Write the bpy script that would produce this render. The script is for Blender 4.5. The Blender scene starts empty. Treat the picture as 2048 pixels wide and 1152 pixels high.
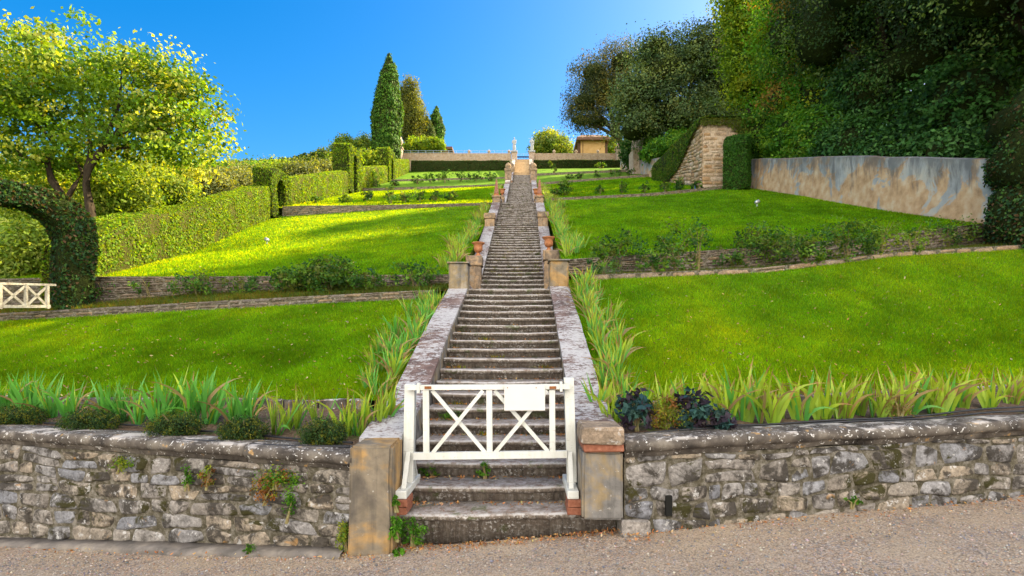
import bpy, bmesh, math, random
import numpy as np
from mathutils import Vector, Matrix

# ------------------------------------------------------------------ scene, camera, light
C = bpy.context.scene.collection
scn = bpy.context.scene
F = 1100.0                      # focal length in photo pixels (2048 wide)
CX, CZ = 0.318, 1.70            # camera x and eye height
cam_d = bpy.data.cameras.new("camera")
cam = bpy.data.objects.new("camera", cam_d); C.objects.link(cam)
cam_d.sensor_width = 36.0; cam_d.lens = F/2048*36.0
cam_d.shift_x = -26/2048.0; cam_d.shift_y = 114/2048.0
cam_d.clip_start = 0.05; cam_d.clip_end = 3000
cam.location = (CX, 0, CZ); cam.rotation_euler = (math.pi/2, 0, 0)
scn.camera = cam
SUN_AZ, SUN_EL = 58.0, 36.0     # azimuth from +Y towards +X, elevation
w = bpy.data.worlds.new("World"); scn.world = w; w.use_nodes = True
nt = w.node_tree; nt.nodes.clear()
sky = nt.nodes.new("ShaderNodeTexSky"); sky.sky_type = 'NISHITA'; sky.sun_disc = False
sky.sun_elevation = math.radians(SUN_EL); sky.sun_rotation = math.radians(SUN_AZ)
sky.air_density = 1.0; sky.dust_density = 1.3; sky.ozone_density = 2.5
hs = nt.nodes.new("ShaderNodeHueSaturation"); hs.inputs['Saturation'].default_value = 1.52
bg = nt.nodes.new("ShaderNodeBackground"); bg.inputs['Strength'].default_value = 0.07
wo = nt.nodes.new("ShaderNodeOutputWorld")
nt.links.new(sky.outputs[0], hs.inputs['Color'])
# bright cloud bank added to the unseen sky behind the camera, lifting the shade
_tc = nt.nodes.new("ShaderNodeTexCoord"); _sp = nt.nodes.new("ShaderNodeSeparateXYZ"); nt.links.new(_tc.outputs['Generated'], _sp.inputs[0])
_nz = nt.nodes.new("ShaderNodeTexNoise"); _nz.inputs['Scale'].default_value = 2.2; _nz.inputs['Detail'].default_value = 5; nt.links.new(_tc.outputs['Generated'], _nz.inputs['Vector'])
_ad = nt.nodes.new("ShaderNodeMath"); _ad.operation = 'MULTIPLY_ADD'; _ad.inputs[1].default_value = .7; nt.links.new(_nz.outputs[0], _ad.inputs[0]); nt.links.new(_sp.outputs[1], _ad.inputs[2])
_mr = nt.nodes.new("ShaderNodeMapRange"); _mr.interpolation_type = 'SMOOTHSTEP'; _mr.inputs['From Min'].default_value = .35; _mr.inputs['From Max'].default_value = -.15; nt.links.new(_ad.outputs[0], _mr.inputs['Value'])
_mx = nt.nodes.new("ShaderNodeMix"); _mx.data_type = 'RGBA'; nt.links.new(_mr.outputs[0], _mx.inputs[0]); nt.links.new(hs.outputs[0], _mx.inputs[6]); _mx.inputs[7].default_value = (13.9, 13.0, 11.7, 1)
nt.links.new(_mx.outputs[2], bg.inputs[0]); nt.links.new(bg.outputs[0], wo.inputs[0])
sd = bpy.data.lights.new("sun", 'SUN'); sd.energy = 5.0; sd.angle = math.radians(0.6); sd.color = (1.0, 0.83, 0.48)
so = bpy.data.objects.new("sun", sd); C.objects.link(so)
_a, _e = math.radians(SUN_AZ), math.radians(SUN_EL)
SUNV = Vector((math.sin(_a)*math.cos(_e), math.cos(_a)*math.cos(_e), math.sin(_e)))
so.rotation_euler = (-SUNV).to_track_quat('-Z', 'Y').to_euler(); so.location = (20, 20, 40)
vs = scn.view_settings; vs.view_transform = 'Standard'; vs.look = 'None'; vs.gamma = 1; vs.exposure = 1.98
scn.render.resolution_x = 1024; scn.render.resolution_y = 576
scn.cycles.max_bounces = 6; scn.cycles.diffuse_bounces = 3; scn.cycles.transmission_bounces = 3

rng = np.random.default_rng(7); random.seed(7)
def P(px, py, Y): return (CX+(px-1050)*Y/F, Y, CZ+(690-py)*Y/F)
def XZ(px, py, Y): return P(px, py, Y)

# ------------------------------------------------------------------ scene graph helpers
def tag(o, label=None, cat=None, group=None, kind=None):
    if label: o['label'] = label
    if cat: o['category'] = cat
    if group: o['group'] = group
    if kind: o['kind'] = kind
    return o
def empty(name, loc=(0,0,0), label=None, cat=None, group=None, rz=0):
    o = bpy.data.objects.new(name, None); C.objects.link(o); o.location = loc; o.rotation_euler = (0,0,rz)
    o.empty_display_size = 0.1
    return tag(o, label, cat, group)
def link(name, me, mats=(), parent=None, smooth=False):
    o = bpy.data.objects.new(name, me); C.objects.link(o)
    for m in (mats if isinstance(mats, (list, tuple)) else [mats]): me.materials.append(m)
    if parent:
        o.parent = parent
    if smooth and len(me.polygons): me.polygons.foreach_set('use_smooth', [True]*len(me.polygons))
    return o
def rel(parent, v):                      # world -> parent local (parents are only translated here)
    return np.asarray(v, dtype=float) - np.array(parent.location) if parent else np.asarray(v, dtype=float)
def mesh(name, V, Fc, col=None, mi=None):
    """V (n,3), Fc list/array of faces (all same size if ndarray)"""
    me = bpy.data.meshes.new(name); V = np.asarray(V, dtype=np.float32)
    if isinstance(Fc, np.ndarray):
        k = Fc.shape[1]; nf = len(Fc)
        me.vertices.add(len(V)); me.vertices.foreach_set('co', V.ravel())
        me.loops.add(nf*k); me.loops.foreach_set('vertex_index', Fc.ravel().astype(np.int32))
        me.polygons.add(nf); me.polygons.foreach_set('loop_start', np.arange(0, nf*k, k, dtype=np.int32))
        try: me.polygons.foreach_set('loop_total', np.full(nf, k, dtype=np.int32))
        except Exception: pass
        if mi is not None: me.polygons.foreach_set('material_index', np.asarray(mi, dtype=np.int32))
        me.update(calc_edges=True)
    else:
        me.from_pydata([tuple(map(float, v)) for v in V], [], Fc); me.update()
        if mi is not None: me.polygons.foreach_set('material_index', np.asarray(mi, dtype=np.int32))
    if col is not None:
        a = me.color_attributes.new('Col', 'FLOAT_COLOR', 'POINT')
        c4 = np.ones((len(V), 4), dtype=np.float32); c4[:, :3] = col
        a.data.foreach_set('color', c4.ravel())
    return me
def copy_tree(o, parent=None):
    c = o.copy(); C.objects.link(c)
    if parent: c.parent = parent
    for ch in list(o.children): copy_tree(ch, c)
    return c
ORD = ['first','second','third','fourth','fifth','sixth','seventh','eighth','ninth','tenth','eleventh','twelfth','thirteenth','fourteenth','fifteenth','sixteenth','seventeenth','eighteenth','nineteenth','twentieth','twenty-first','twenty-second','twenty-third','twenty-fourth','twenty-fifth','twenty-sixth','twenty-seventh','twenty-eighth','twenty-ninth','thirtieth']

# value noise
def vnoise(p, seed=0):
    p = np.asarray(p, dtype=float); i = np.floor(p).astype(np.int64); f = p-i; f = f*f*(3-2*f)
    def h(a, b, c):
        n = (a*374761393 + b*668265263 + c*2147483647 + seed*144665) & 0xffffffff
        n = ((n ^ (n >> 13))*1274126177) & 0xffffffff
        return ((n ^ (n >> 16)) & 0xffff)/65535.0
    x, y, z = i[..., 0], i[..., 1], i[..., 2]; fx, fy, fz = f[..., 0], f[..., 1], f[..., 2]
    r = 0
    for dx in (0, 1):
        for dy in (0, 1):
            for dz in (0, 1):
                r = r + h(x+dx, y+dy, z+dz)*(fx if dx else 1-fx)*(fy if dy else 1-fy)*(fz if dz else 1-fz)
    return r*2-1
def fbm(p, o=3, seed=0):
    p = np.asarray(p, dtype=float); r = 0; a = 1; s = 0
    for k in range(o): r = r+a*vnoise(p*(2**k), seed+k); s += a; a *= .5
    return r/s

# ------------------------------------------------------------------ materials
class N:
    def __init__(s, name):
        s.m = bpy.data.materials.new(name); s.m.use_nodes = True; s.t = s.m.node_tree; s.t.nodes.clear()
        s.out = s.t.nodes.new('ShaderNodeOutputMaterial')
        s.geo = s.t.nodes.new('ShaderNodeNewGeometry'); s.tc = s.t.nodes.new('ShaderNodeTexCoord')
    def n(s, typ, ins=None, **kw):
        x = s.t.nodes.new(typ)
        for k, v in kw.items(): setattr(x, k, v)
        for k, v in (ins or {}).items():
            if isinstance(v, bpy.types.NodeSocket): s.t.links.new(v, x.inputs[k])
            else: x.inputs[k].default_value = v
        return x
    def pos(s, scale=(1, 1, 1), obj=False):
        return s.n('ShaderNodeMapping', {0: s.tc.outputs['Object'] if obj else s.geo.outputs['Position'], 'Scale': scale}).outputs[0]
    def noise(s, sc, det=4, rough=.55, vec=None, dist=0):
        return s.n('ShaderNodeTexNoise', {'Vector': vec or s.pos(), 'Scale': sc, 'Detail': det, 'Roughness': rough, 'Distortion': dist}).outputs[0]
    def ramp(s, fac, stops, interp='LINEAR'):
        r = s.n('ShaderNodeValToRGB', {0: fac}); r.color_ramp.interpolation = interp; e = r.color_ramp.elements
        while len(e) < len(stops): e.new(0.5)
        for q, (p, c) in enumerate(stops):
            e[q].position = p; c = (c, c, c) if isinstance(c, (int, float)) else c; e[q].color = (*c, 1)
        return r.outputs[0]
    def mix(s, fac, a, b, blend='MIX'):
        x = s.n('ShaderNodeMix', data_type='RGBA', blend_type=blend)
        for k, v in ((0, fac), (6, a), (7, b)):
            if isinstance(v, bpy.types.NodeSocket): s.t.links.new(v, x.inputs[k])
            else: x.inputs[k].default_value = (*v, 1) if isinstance(v, tuple) else v
        return x.outputs[2]
    def math(s, op, a, b=0.0):
        return s.n('ShaderNodeMath', {0: a, 1: b}, operation=op).outputs[0]
    def vor(s, sc, vec=None, feat='F1', rnd=1.0):
        return s.n('ShaderNodeTexVoronoi', {'Vector': vec or s.pos(), 'Scale': sc, 'Randomness': rnd}, feature=feat)
    def sep(s, v): return s.n('ShaderNodeSeparateXYZ', {0: v})
    def done(s, col, rough=.8, bump=None, bs=.3, bd=.01, spec=.3, metal=0):
        ins = {'Base Color': (col if isinstance(col, bpy.types.NodeSocket) else (*col, 1)), 'Roughness': rough, 'Specular IOR Level': spec, 'Metallic': metal}
        p = s.n('ShaderNodeBsdfPrincipled', ins)
        if bump is not None:
            b = s.n('ShaderNodeBump', {'Height': bump, 'Strength': bs, 'Distance': bd}); s.t.links.new(b.outputs[0], p.inputs['Normal'])
        s.t.links.new(p.outputs[0], s.out.inputs[0]); return s.m

def M_leaf(name, trans=.44, tint=(2.1, 1.75, .2), rough=.6, spec=.15):
    k = N(name); a = k.n('ShaderNodeAttribute', attribute_name='Col')
    c = a.outputs['Color']
    p = k.n('ShaderNodeBsdfPrincipled', {'Base Color': c, 'Roughness': rough, 'Specular IOR Level': spec})
    tc = k.mix(1.0, c, tint, 'MULTIPLY'); t = k.n('ShaderNodeBsdfTranslucent', {'Color': tc})
    mx = k.n('ShaderNodeMixShader', {0: trans, 1: p.outputs[0], 2: t.outputs[0]})
    k.t.links.new(mx.outputs[0], k.out.inputs[0]); return k.m
m_leaf = M_leaf('leaf'); m_leafdark = M_leaf('leaf_leathery', .24, (1.9, 1.6, .3), .6, .12)
m_blade = M_leaf('grass_blade', .52, (8.6, 2.8, .1), .8, .05)
m_iris = M_leaf('iris_leaf', .4, (1.3, 1.2, .5), .4, .4)
m_litter = M_leaf('dry_leaf', .25, (1.2, 1, .7), .8, .1)

def stone_mat(name, stops, moss=.5, dark=.5, lich=.5, sc=1.0, mossc=(.06, .055, .01), rnd=True):
    k = N(name)
    base = k.ramp(k.geo.outputs['Random Per Island'] if rnd else k.noise(2.2*sc, 2), stops)
    n1 = k.noise(9*sc, 6, .65); n2 = k.noise(35*sc, 4, .6); n3 = k.noise(2.3*sc, 5, .6)
    c = k.mix(1.0, base, k.ramp(n1, [(.3, .55), (.7, 1.35)]), 'MULTIPLY')
    c = k.mix(k.ramp(n2, [(.35, .4), (.6, 0)]), c, (.03, .026, .02))
    c = k.mix(k.math('MULTIPLY', k.ramp(k.noise(4.1*sc, 5, .7, dist=.4), [(.47, 0), (.57, 1)]), .7*dark), c, (.035, .03, .025))
    c = k.mix(k.math('MULTIPLY', k.ramp(k.noise(1.5*sc, 6, .75, dist=.6), [(.56, 0), (.61, 1)]), .85*moss), c, mossc)
    c = k.mix(k.math('MULTIPLY', k.ramp(k.noise(13*sc, 5, .7), [(.60, 0), (.64, 1)]), .75*lich), c, (.50, .49, .48))
    c = k.mix(k.math('MULTIPLY', k.ramp(k.noise(6*sc, 4, .6, dist=1), [(.66, 0), (.72, 1)]), .5), c, (.42, .22, .06))
    h = k.math('ADD', k.math('MULTIPLY', n1, 1.0), k.math('MULTIPLY', n2, .45))
    return k.done(c, .9, h, .9, .03, .2)
m_rubble = stone_mat('rubble_stone', [(0, (.21, .215, .24)), (.25, (.32, .28, .235)), (.5, (.25, .255, .28)), (.75, (.35, .285, .21)), (1, (.22, .20, .185))], moss=1.15, dark=1.3, lich=.9, mossc=(.035, .032, .008))
m_rubble2 = stone_mat('dry_stone', [(0, (.13, .11, .10)), (.4, (.22, .17, .13)), (.7, (.16, .14, .13)), (1, (.30, .21, .12))], moss=.35, dark=.6, lich=.35)
m_warm = stone_mat('warm_stone', [(0, (.40, .25, .13)), (.4, (.48, .34, .22)), (.7, (.52, .42, .33)), (1, (.34, .20, .10))], moss=.05, dark=.1, lich=.3, sc=.5)
m_curb = stone_mat('curb_stone', [(0, (.30, .20, .12)), (.5, (.36, .27, .19)), (1, (.20, .16, .13))], moss=.1, dark=.3, lich=.6)
def mk():
    k = N('mortar'); n = k.noise(14, 6, .7)
    return k.done(k.ramp(n, [(.3, (.028, .025, .014)), (.48, (.10, .088, .062)), (.64, (.22, .20, .17))]), .95, n, 1, .03, .1)
m_mortar = mk()
def mk():
    k = N('coping_stone'); n1 = k.noise(5, 5, .6); n2 = k.noise(28, 5, .65)
    c = k.ramp(n1, [(.3, (.035, .03, .027)), (.5, (.10, .085, .072)), (.7, (.21, .185, .155))])
    nz = k.sep(k.geo.outputs['Normal']).outputs[2]
    big = k.vor(9, k.n('ShaderNodeVectorMath', {0: k.pos(), 1: k.n('ShaderNodeTexNoise', {'Scale': 7.0, 'Vector': k.pos()}).outputs['Color']}, operation='ADD').outputs[0])
    spot = k.ramp(big.outputs['Distance'], [(.20, 1), (.26, 0)])
    cellr = k.ramp(k.sep(big.outputs['Color']).outputs[0], [(.50, 0), (.52, 1)])
    c = k.mix(k.math('MULTIPLY', spot, cellr), c, (.55, .54, .52))
    small = k.ramp(n2, [(.60, 0), (.64, 1)])
    c = k.mix(k.math('MULTIPLY', small, k.ramp(nz, [(-.2, .15), (.5, .9)])), c, (.60, .58, .56))
    c = k.mix(k.math('MULTIPLY', k.ramp(k.noise(10, 3), [(.66, 0), (.7, 1)]), .7), c, (.42, .25, .09))
    c = k.mix(k.math('MULTIPLY', k.ramp(k.noise(3.2, 4, .7), [(.52, 0), (.6, 1)]), k.ramp(nz, [(.6, 0), (.9, .8)])), c, (.55, .50, .45))
    return k.done(c, .9, n2, .6, .015, .2)
m_coping = mk()
def mk():   # steps: dark stained risers, pale lichen on treads and nosings
    k = N('step_stone'); n1 = k.noise(5, 6, .7); n2 = k.noise(32, 5, .7)
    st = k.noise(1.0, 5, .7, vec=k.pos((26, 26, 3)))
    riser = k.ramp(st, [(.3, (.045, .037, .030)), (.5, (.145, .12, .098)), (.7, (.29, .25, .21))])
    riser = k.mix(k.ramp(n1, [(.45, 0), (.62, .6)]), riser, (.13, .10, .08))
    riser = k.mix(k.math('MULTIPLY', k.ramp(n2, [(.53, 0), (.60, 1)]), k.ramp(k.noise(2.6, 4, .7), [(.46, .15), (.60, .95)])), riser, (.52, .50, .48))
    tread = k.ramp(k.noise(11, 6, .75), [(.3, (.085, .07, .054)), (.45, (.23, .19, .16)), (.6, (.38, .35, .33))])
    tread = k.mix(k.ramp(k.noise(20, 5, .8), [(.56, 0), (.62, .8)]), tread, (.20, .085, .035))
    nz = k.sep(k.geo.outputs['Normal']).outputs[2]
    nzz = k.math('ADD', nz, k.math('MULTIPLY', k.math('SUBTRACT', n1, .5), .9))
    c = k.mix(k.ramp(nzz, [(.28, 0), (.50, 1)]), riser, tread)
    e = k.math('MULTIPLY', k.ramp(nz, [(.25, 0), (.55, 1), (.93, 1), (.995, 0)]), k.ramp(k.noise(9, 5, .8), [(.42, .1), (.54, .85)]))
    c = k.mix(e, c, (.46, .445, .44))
    yy = k.sep(k.geo.outputs['Position']).outputs[1]; far = k.ramp(k.math('DIVIDE', yy, 40.0), [(.30, 0), (.40, 1)])
    sp = k.noise(9, 5, .8); c = k.mix(k.math('MULTIPLY', far, k.ramp(sp, [(.54, 0), (.60, .6)])), c, (.36, .34, .32)); c = k.mix(k.math('MULTIPLY', far, k.ramp(sp, [(.40, .8), (.46, 0)])), c, (.045, .04, .025))
    c = k.mix(k.ramp(k.noise(3.6, 5, .7), [(.58, 0), (.64, .55)]), c, (.06, .09, .015))
    return k.done(c, .92, k.math('ADD', n2, n1), .8, .015, .15)
m_step = mk()
def mk():   # parapet coping: red-brown, crusted with pale lichen in cross bands
    k = N('parapet_coping'); n2 = k.noise(30, 5, .7)
    c = k.ramp(k.noise(4, 5, .6), [(.3, (.07, .056, .052)), (.5, (.145, .095, .084)), (.7, (.22, .165, .145))])
    st = k.noise(1.0, 6, .75, vec=k.pos((7, 13, 13)), dist=.4); st2 = k.noise(1.0, 5, .8, vec=k.pos((22, 34, 34)))
    big = k.noise(.8, 3, .5)
    l = k.math('ADD', k.math('ADD', st, k.math('MULTIPLY', k.math('SUBTRACT', big, .47), .8)), k.math('MULTIPLY', k.math('SUBTRACT', st2, .5), .7))
    c = k.mix(k.ramp(l, [(.47, 0), (.50, .5), (.57, .95)]), c, k.ramp(st2, [(.3, (.31, .30, .305)), (.6, (.47, .46, .465))]))
    c = k.mix(k.ramp(k.noise(1.0, 4, .8, vec=k.pos((6, 38, 38)), dist=.6), [(.34, .85), (.42, 0)]), c, (.05, .04, .04))
    return k.done(c, .9, k.math('ADD', st, n2), .7, .012, .2)
m_pcop = mk()
def plaster(name, a, b, c_, d, sc=1.0, bs=.3, streak=.5):
    k = N(name); n1 = k.noise(2.1*sc, 6, .62, dist=.5); n2 = k.noise(7*sc, 5, .6); st = k.noise(1.0, 5, .65, vec=k.pos((9*sc, 9*sc, .9*sc)))
    c = k.ramp(n1, [(.30, a), (.47, b), (.56, c_), (.70, d)])
    c = k.mix(1.0, c, k.ramp(n2, [(.3, .72), (.7, 1.25)]), 'MULTIPLY')
    c = k.mix(k.math('MULTIPLY', k.ramp(st, [(.5, 0), (.68, 1)]), streak), c, (.05, .048, .045))
    c = k.mix(k.ramp(k.noise(24*sc, 4, .7), [(.66, 0), (.72, .5)]), c, (.6, .58, .55))
    return k.done(c, .9, n2, bs, .02, .2)
m_plas = plaster('grey_plaster', (.075, .07, .066), (.18, .17, .16), (.25, .19, .11), (.29, .26, .225))
m_ochre = plaster('ochre_plaster', (.10, .085, .07), (.20, .165, .12), (.34, .21, .085), (.26, .18, .10))
m_pillar2 = plaster('worn_pillar', (.12, .09, .07), (.24, .18, .13), (.36, .24, .14), (.30, .26, .22), 2.0)
def mk():   # long plaster wall: blue-grey above, peeling to warm plaster below
    k = N('peeling_plaster'); gz = k.n('ShaderNodeAttribute', attribute_name='Col').outputs['Color']
    v = k.sep(gz).outputs[0]                         # 0 foot .. 1 top of the wall (height coordinate of the mesh)
    n1 = k.noise(.9, 7, .66, dist=.7); n2 = k.noise(3, 5, .6)
    warm = k.ramp(n2, [(.3, (.30, .19, .11)), (.5, (.46, .31, .19)), (.7, (.52, .42, .31))])
    cool = k.ramp(k.noise(1.4, 5, .6), [(.3, (.21, .225, .25)), (.5, (.33, .345, .36)), (.7, (.44, .40, .35))])
    f = k.math('ADD', k.math('ADD', k.math('MULTIPLY', n1, 2.3), k.math('MULTIPLY', v, -.30)), -.44)
    c = k.mix(k.ramp(f, [(.44, 0), (.52, 1)]), cool, warm)
    st = k.noise(1.0, 6, .7, vec=k.pos((3.5, 3.5, .8)), dist=.5)
    top = k.math('MULTIPLY', k.ramp(k.math('ADD', v, k.math('MULTIPLY', k.math('SUBTRACT', st, .5), 1.9)), [(.60, 0), (1.0, 1)]), .75)
    c = k.mix(top, c, (.085, .09, .10))
    return k.done(c, .9, n2, .3, .02, .2)
m_peel = mk()
def mk():
    k = N('white_paint'); n = k.noise(1.0, 5, .7, vec=k.pos((30, 30, 30))); st = k.noise(2, 5, .7, vec=k.pos((4, 4, 1)))
    c = k.mix(k.ramp(n, [(.62, 0), (.70, .6)]), (.60, .61, .58), (.24, .19, .13))
    c = k.mix(k.ramp(st, [(.48, 0), (.7, .55)]), c, (.42, .42, .33)); c = k.mix(k.ramp(k.noise(1.0, 5, .7, vec=k.pos((9, 60, 60))), [(.60, 0), (.66, .45)]), c, (.30, .27, .20))
    return k.done(c, .6, n, .25, .004, .35)
m_white = mk()
def mk():
    k = N('weathered_white'); n = k.noise(14, 5, .7); return k.done(k.ramp(n, [(.35, (.26, .22, .17)), (.6, (.50, .47, .40))]), .8, n, .3, .004)
m_oldwhite = mk()
def mk():
    k = N('sign_white'); n = k.noise(3, 3); return k.done(k.ramp(n, [(.3, (.58, .56, .54)), (.7, (.64, .62, .60))]), .45, spec=.4)
m_sign = mk()
def mk():
    k = N('rusty_iron'); n = k.noise(60, 5, .7); return k.done(k.ramp(n, [(.35, (.10, .035, .012)), (.6, (.30, .11, .03)), (.8, (.35, .30, .26))]), .8, n, .5, .003)
m_rust = mk()
def mk():
    k = N('red_brick'); n = k.noise(30, 5, .7); return k.done(k.ramp(n, [(.3, (.17, .055, .03)), (.6, (.28, .11, .065)), (.8, (.36, .24, .19))]), .9, n, .5, .004)
m_brick = mk()
def mk():
    k = N('terracotta'); n = k.noise(14, 5, .7); return k.done(k.ramp(n, [(.3, (.22, .08, .035)), (.55, (.40, .16, .07)), (.8, (.46, .27, .17))]), .85, n, .4, .005)
m_terra = mk()
def mk():
    k = N('obelisk_stone'); n = k.noise(12, 5, .7); return k.done(k.ramp(n, [(.3, (.16, .07, .05)), (.55, (.28, .13, .09)), (.8, (.36, .24, .18))]), .9, n, .4, .005)
m_obel = mk()
def mk():
    k = N('statue_stone'); n = k.noise(8, 5, .6); return k.done(k.ramp(n, [(.3, (.26, .28, .31)), (.7, (.40, .42, .45))]), .8, n, .3, .01)
m_statue = mk()
def mk():
    k = N('black_hose'); return k.done((.015, .016, .020), .4, spec=.4)
m_hose = mk()
def mk():
    k = N('bark'); st = k.noise(1.0, 6, .7, vec=k.pos((14, 14, 3), True)); return k.done(k.ramp(st, [(.3, (.018, .013, .010)), (.6, (.05, .038, .028)), (.8, (.10, .08, .06))]), .95, st, .8, .03, .1)
m_bark = mk()
def mk():   # gravel
    k = N('gravel'); v = k.vor(70); v2 = k.vor(34); r = k.sep(v.outputs['Color']).outputs[0]; r2 = k.sep(v2.outputs['Color']).outputs[1]
    st = [(0, (.10, .085, .08)), (.25, (.32, .23, .165)), (.45, (.42, .32, .24)), (.62, (.21, .20, .215)), (.8, (.50, .43, .36)), (1, (.34, .19, .10))]
    c1 = k.ramp(r, st); c2 = k.ramp(r2, st)
    c = k.mix(k.ramp(k.noise(50, 2), [(.45, 0), (.55, 1)]), c1, c2)
    sand = k.ramp(k.noise(90, 3, .7), [(.3, (.30, .225, .15)), (.7, (.53, .425, .30))])
    c = k.mix(k.ramp(k.noise(1.7, 5, .65), [(.40, .15), (.64, .8)]), c, sand)
    c = k.mix(k.ramp(v.outputs['Distance'], [(.45, 0), (.75, .5)]), c, (.10, .075, .055))
    h = k.math('SUBTRACT', 1.0, v.outputs['Distance'])
    return k.done(c, .95, h, .8, .008, .15)
m_gravel = mk()
def mk():
    k = N('soil'); n = k.noise(30, 6, .75); n2 = k.noise(5, 4)
    c = k.ramp(n, [(.3, (.055, .034, .02)), (.5, (.15, .10, .07)), (.68, (.27, .20, .15))])
    c = k.mix(k.ramp(k.noise(3.1, 5, .7), [(.55, 0), (.66, .8)]), c, (.06, .11, .02))
    return k.done(c, .95, n, 1, .03, .1)
m_soil = mk()
def lawnmat(name, a, b, c_):
    k = N(name); n = k.noise(1.3, 4, .6); nf = k.noise(40, 5, .8, vec=k.pos((1, .7, .7)))
    c = k.ramp(n, [(.3, a), (.5, b), (.7, c_)]); c = k.mix(1.0, c, k.ramp(nf, [(.3, .55), (.7, 1.45)]), 'MULTIPLY')
    c = k.mix(k.ramp(k.noise(.35, 4, .6), [(.56, 0), (.72, .35)]), c, (.13, .19, .02))
    p = k.n('ShaderNodeBsdfPrincipled', {'Base Color': c, 'Roughness': .9, 'Specular IOR Level': .1})
    b = k.n('ShaderNodeBump', {'Height': nf, 'Strength': .6, 'Distance': .05}); k.t.links.new(b.outputs[0], p.inputs['Normal'])
    k.t.links.new(p.outputs[0], k.out.inputs[0]); return k.m
m_lawn = lawnmat('lawn_grass', (.065, .15, .005), (.10, .20, .007), (.14, .23, .012))
m_terr = lawnmat('rough_grass', (.06, .12, .01), (.11, .17, .02), (.18, .20, .04))
def mk():
    k = N('sandy_step'); n = k.noise(6, 5, .7); nz = k.sep(k.geo.outputs['Normal']).outputs[2]
    return k.done(k.ramp(n, [(.3, (.28, .18, .09)), (.5, (.45, .32, .18)), (.7, (.55, .42, .28))]), .95, n, .5, .02)
m_sandy = mk()
def mk():
    k = N('ochre_wall'); n = k.noise(2, 5); return k.done(k.ramp(n, [(.3, (.40, .24, .09)), (.7, (.50, .32, .14))]), .9)
m_house = mk()
def mk():
    k = N('roof_tile'); n = k.noise(20, 4, .7); return k.done(k.ramp(n, [(.3, (.08, .04, .028)), (.7, (.20, .11, .075))]), .9, n, .5, .03)
m_tile = mk()
def mk():
    k = N('dark_wood'); n = k.noise(9, 4, .7); return k.done(k.ramp(n, [(.3, (.05, .025, .015)), (.7, (.13, .07, .04))]), .8)
m_wood = mk()
def mk():
    k = N('pale_stone'); n = k.noise(6, 5, .65); return k.done(k.ramp(n, [(.3, (.26, .19, .14)), (.55, (.42, .33, .26)), (.75, (.52, .45, .39))]), .9, n, .5, .02)
m_pale = mk()
def mk():
    k = N('grey_metal'); return k.done((.45, .47, .50), .4, metal=.6, spec=.5)
m_metal = mk()
def mk():
    k = N('iron_rail'); return k.done((.25, .33, .42), .5, metal=.3)
m_rail = mk()
def mk():
    k = N('blue_plastic'); return k.done((.02, .07, .30), .4, spec=.5)
m_blue = mk()
def mk():
    k = N('lamp_glass'); return k.done((.7, .72, .75), .2, spec=.6)
m_glass = mk()
def corem(name, a, b):
    k = N(name); n = k.noise(12, 5, .8); return k.done(k.ramp(n, [(.35, a), (.65, b)]), .95, n, 1, .1, .05)
m_core = corem('twig_core', (.012, .016, .006), (.035, .05, .012))
m_corew = corem('woody_core', (.045, .045, .012), (.10, .10, .03))

# ------------------------------------------------------------------ shape builders
class MB:
    """collects simple solids into one mesh"""
    def __init__(s): s.bm = bmesh.new()
    def _fin(s, vs, M):
        for v in vs: v.co = M @ v.co
    def box(s, x0, x1, y0, y1, z0, z1, bev=0.0, M=None, seg=2):
        r = bmesh.ops.create_cube(s.bm, size=1.0); vs_ = r['verts']
        for v in vs_: v.co = Vector(((x0+x1)/2+v.co.x*(x1-x0), (y0+y1)/2+v.co.y*(y1-y0), (z0+z1)/2+v.co.z*(z1-z0)))
        if bev > 0:
            ed = list({e for v in vs_ for e in v.link_edges})
            bmesh.ops.bevel(s.bm, geom=ed, offset=bev, segments=seg, affect='EDGES', profile=.5)
            if M: raise ValueError
        elif M: s._fin(vs_, M)
        return s
    def bar(s, a, b, wx, wy, up=(0, 0, 1)):
        a, b = Vector(a), Vector(b); d = (b-a); L = d.length; d.normalize(); u = Vector(up)
        x = d.cross(u); x = x.normalized() if x.length > 1e-4 else Vector((1, 0, 0)); y = x.cross(d).normalized()
        r = bmesh.ops.create_cube(s.bm, size=1.0)
        for v in r['verts']:
            c = v.co.copy(); v.co = (a+b)/2 + d*c.z*L + x*c.x*wx + y*c.y*wy
        return s
    def lathe(s, prof, center, n=16, sq=False, rot=0):
        cx, cy, cz = center; rings = []
        for r, z in prof:
            ring = []
            for i in range(n):
                a = 2*math.pi*i/n+rot
                ring.append(s.bm.verts.new((cx+r*math.cos(a), cy+r*math.sin(a), cz+z)))
            rings.append(ring)
        for j in range(len(rings)-1):
            for i in range(n):
                s.bm.faces.new((rings[j][i], rings[j][(i+1) % n], rings[j+1][(i+1) % n], rings[j+1][i]))
        s.bm.faces.new(rings[0][::-1]); s.bm.faces.new(rings[-1]); return s
    def build(s, name, mat_, parent=None, smooth=False, jitter=0):
        if parent is not None:
            o = Vector(parent.location)
            for v in s.bm.verts: v.co -= o
        if jitter:
            for v in s.bm.verts: v.co += Vector((random.uniform(-1, 1), random.uniform(-1, 1), random.uniform(-1, 1)))*jitter
        me = bpy.data.meshes.new(name); s.bm.normal_update(); s.bm.to_mesh(me); s.bm.free()
        return link(name, me, mat_, parent, smooth)
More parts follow.
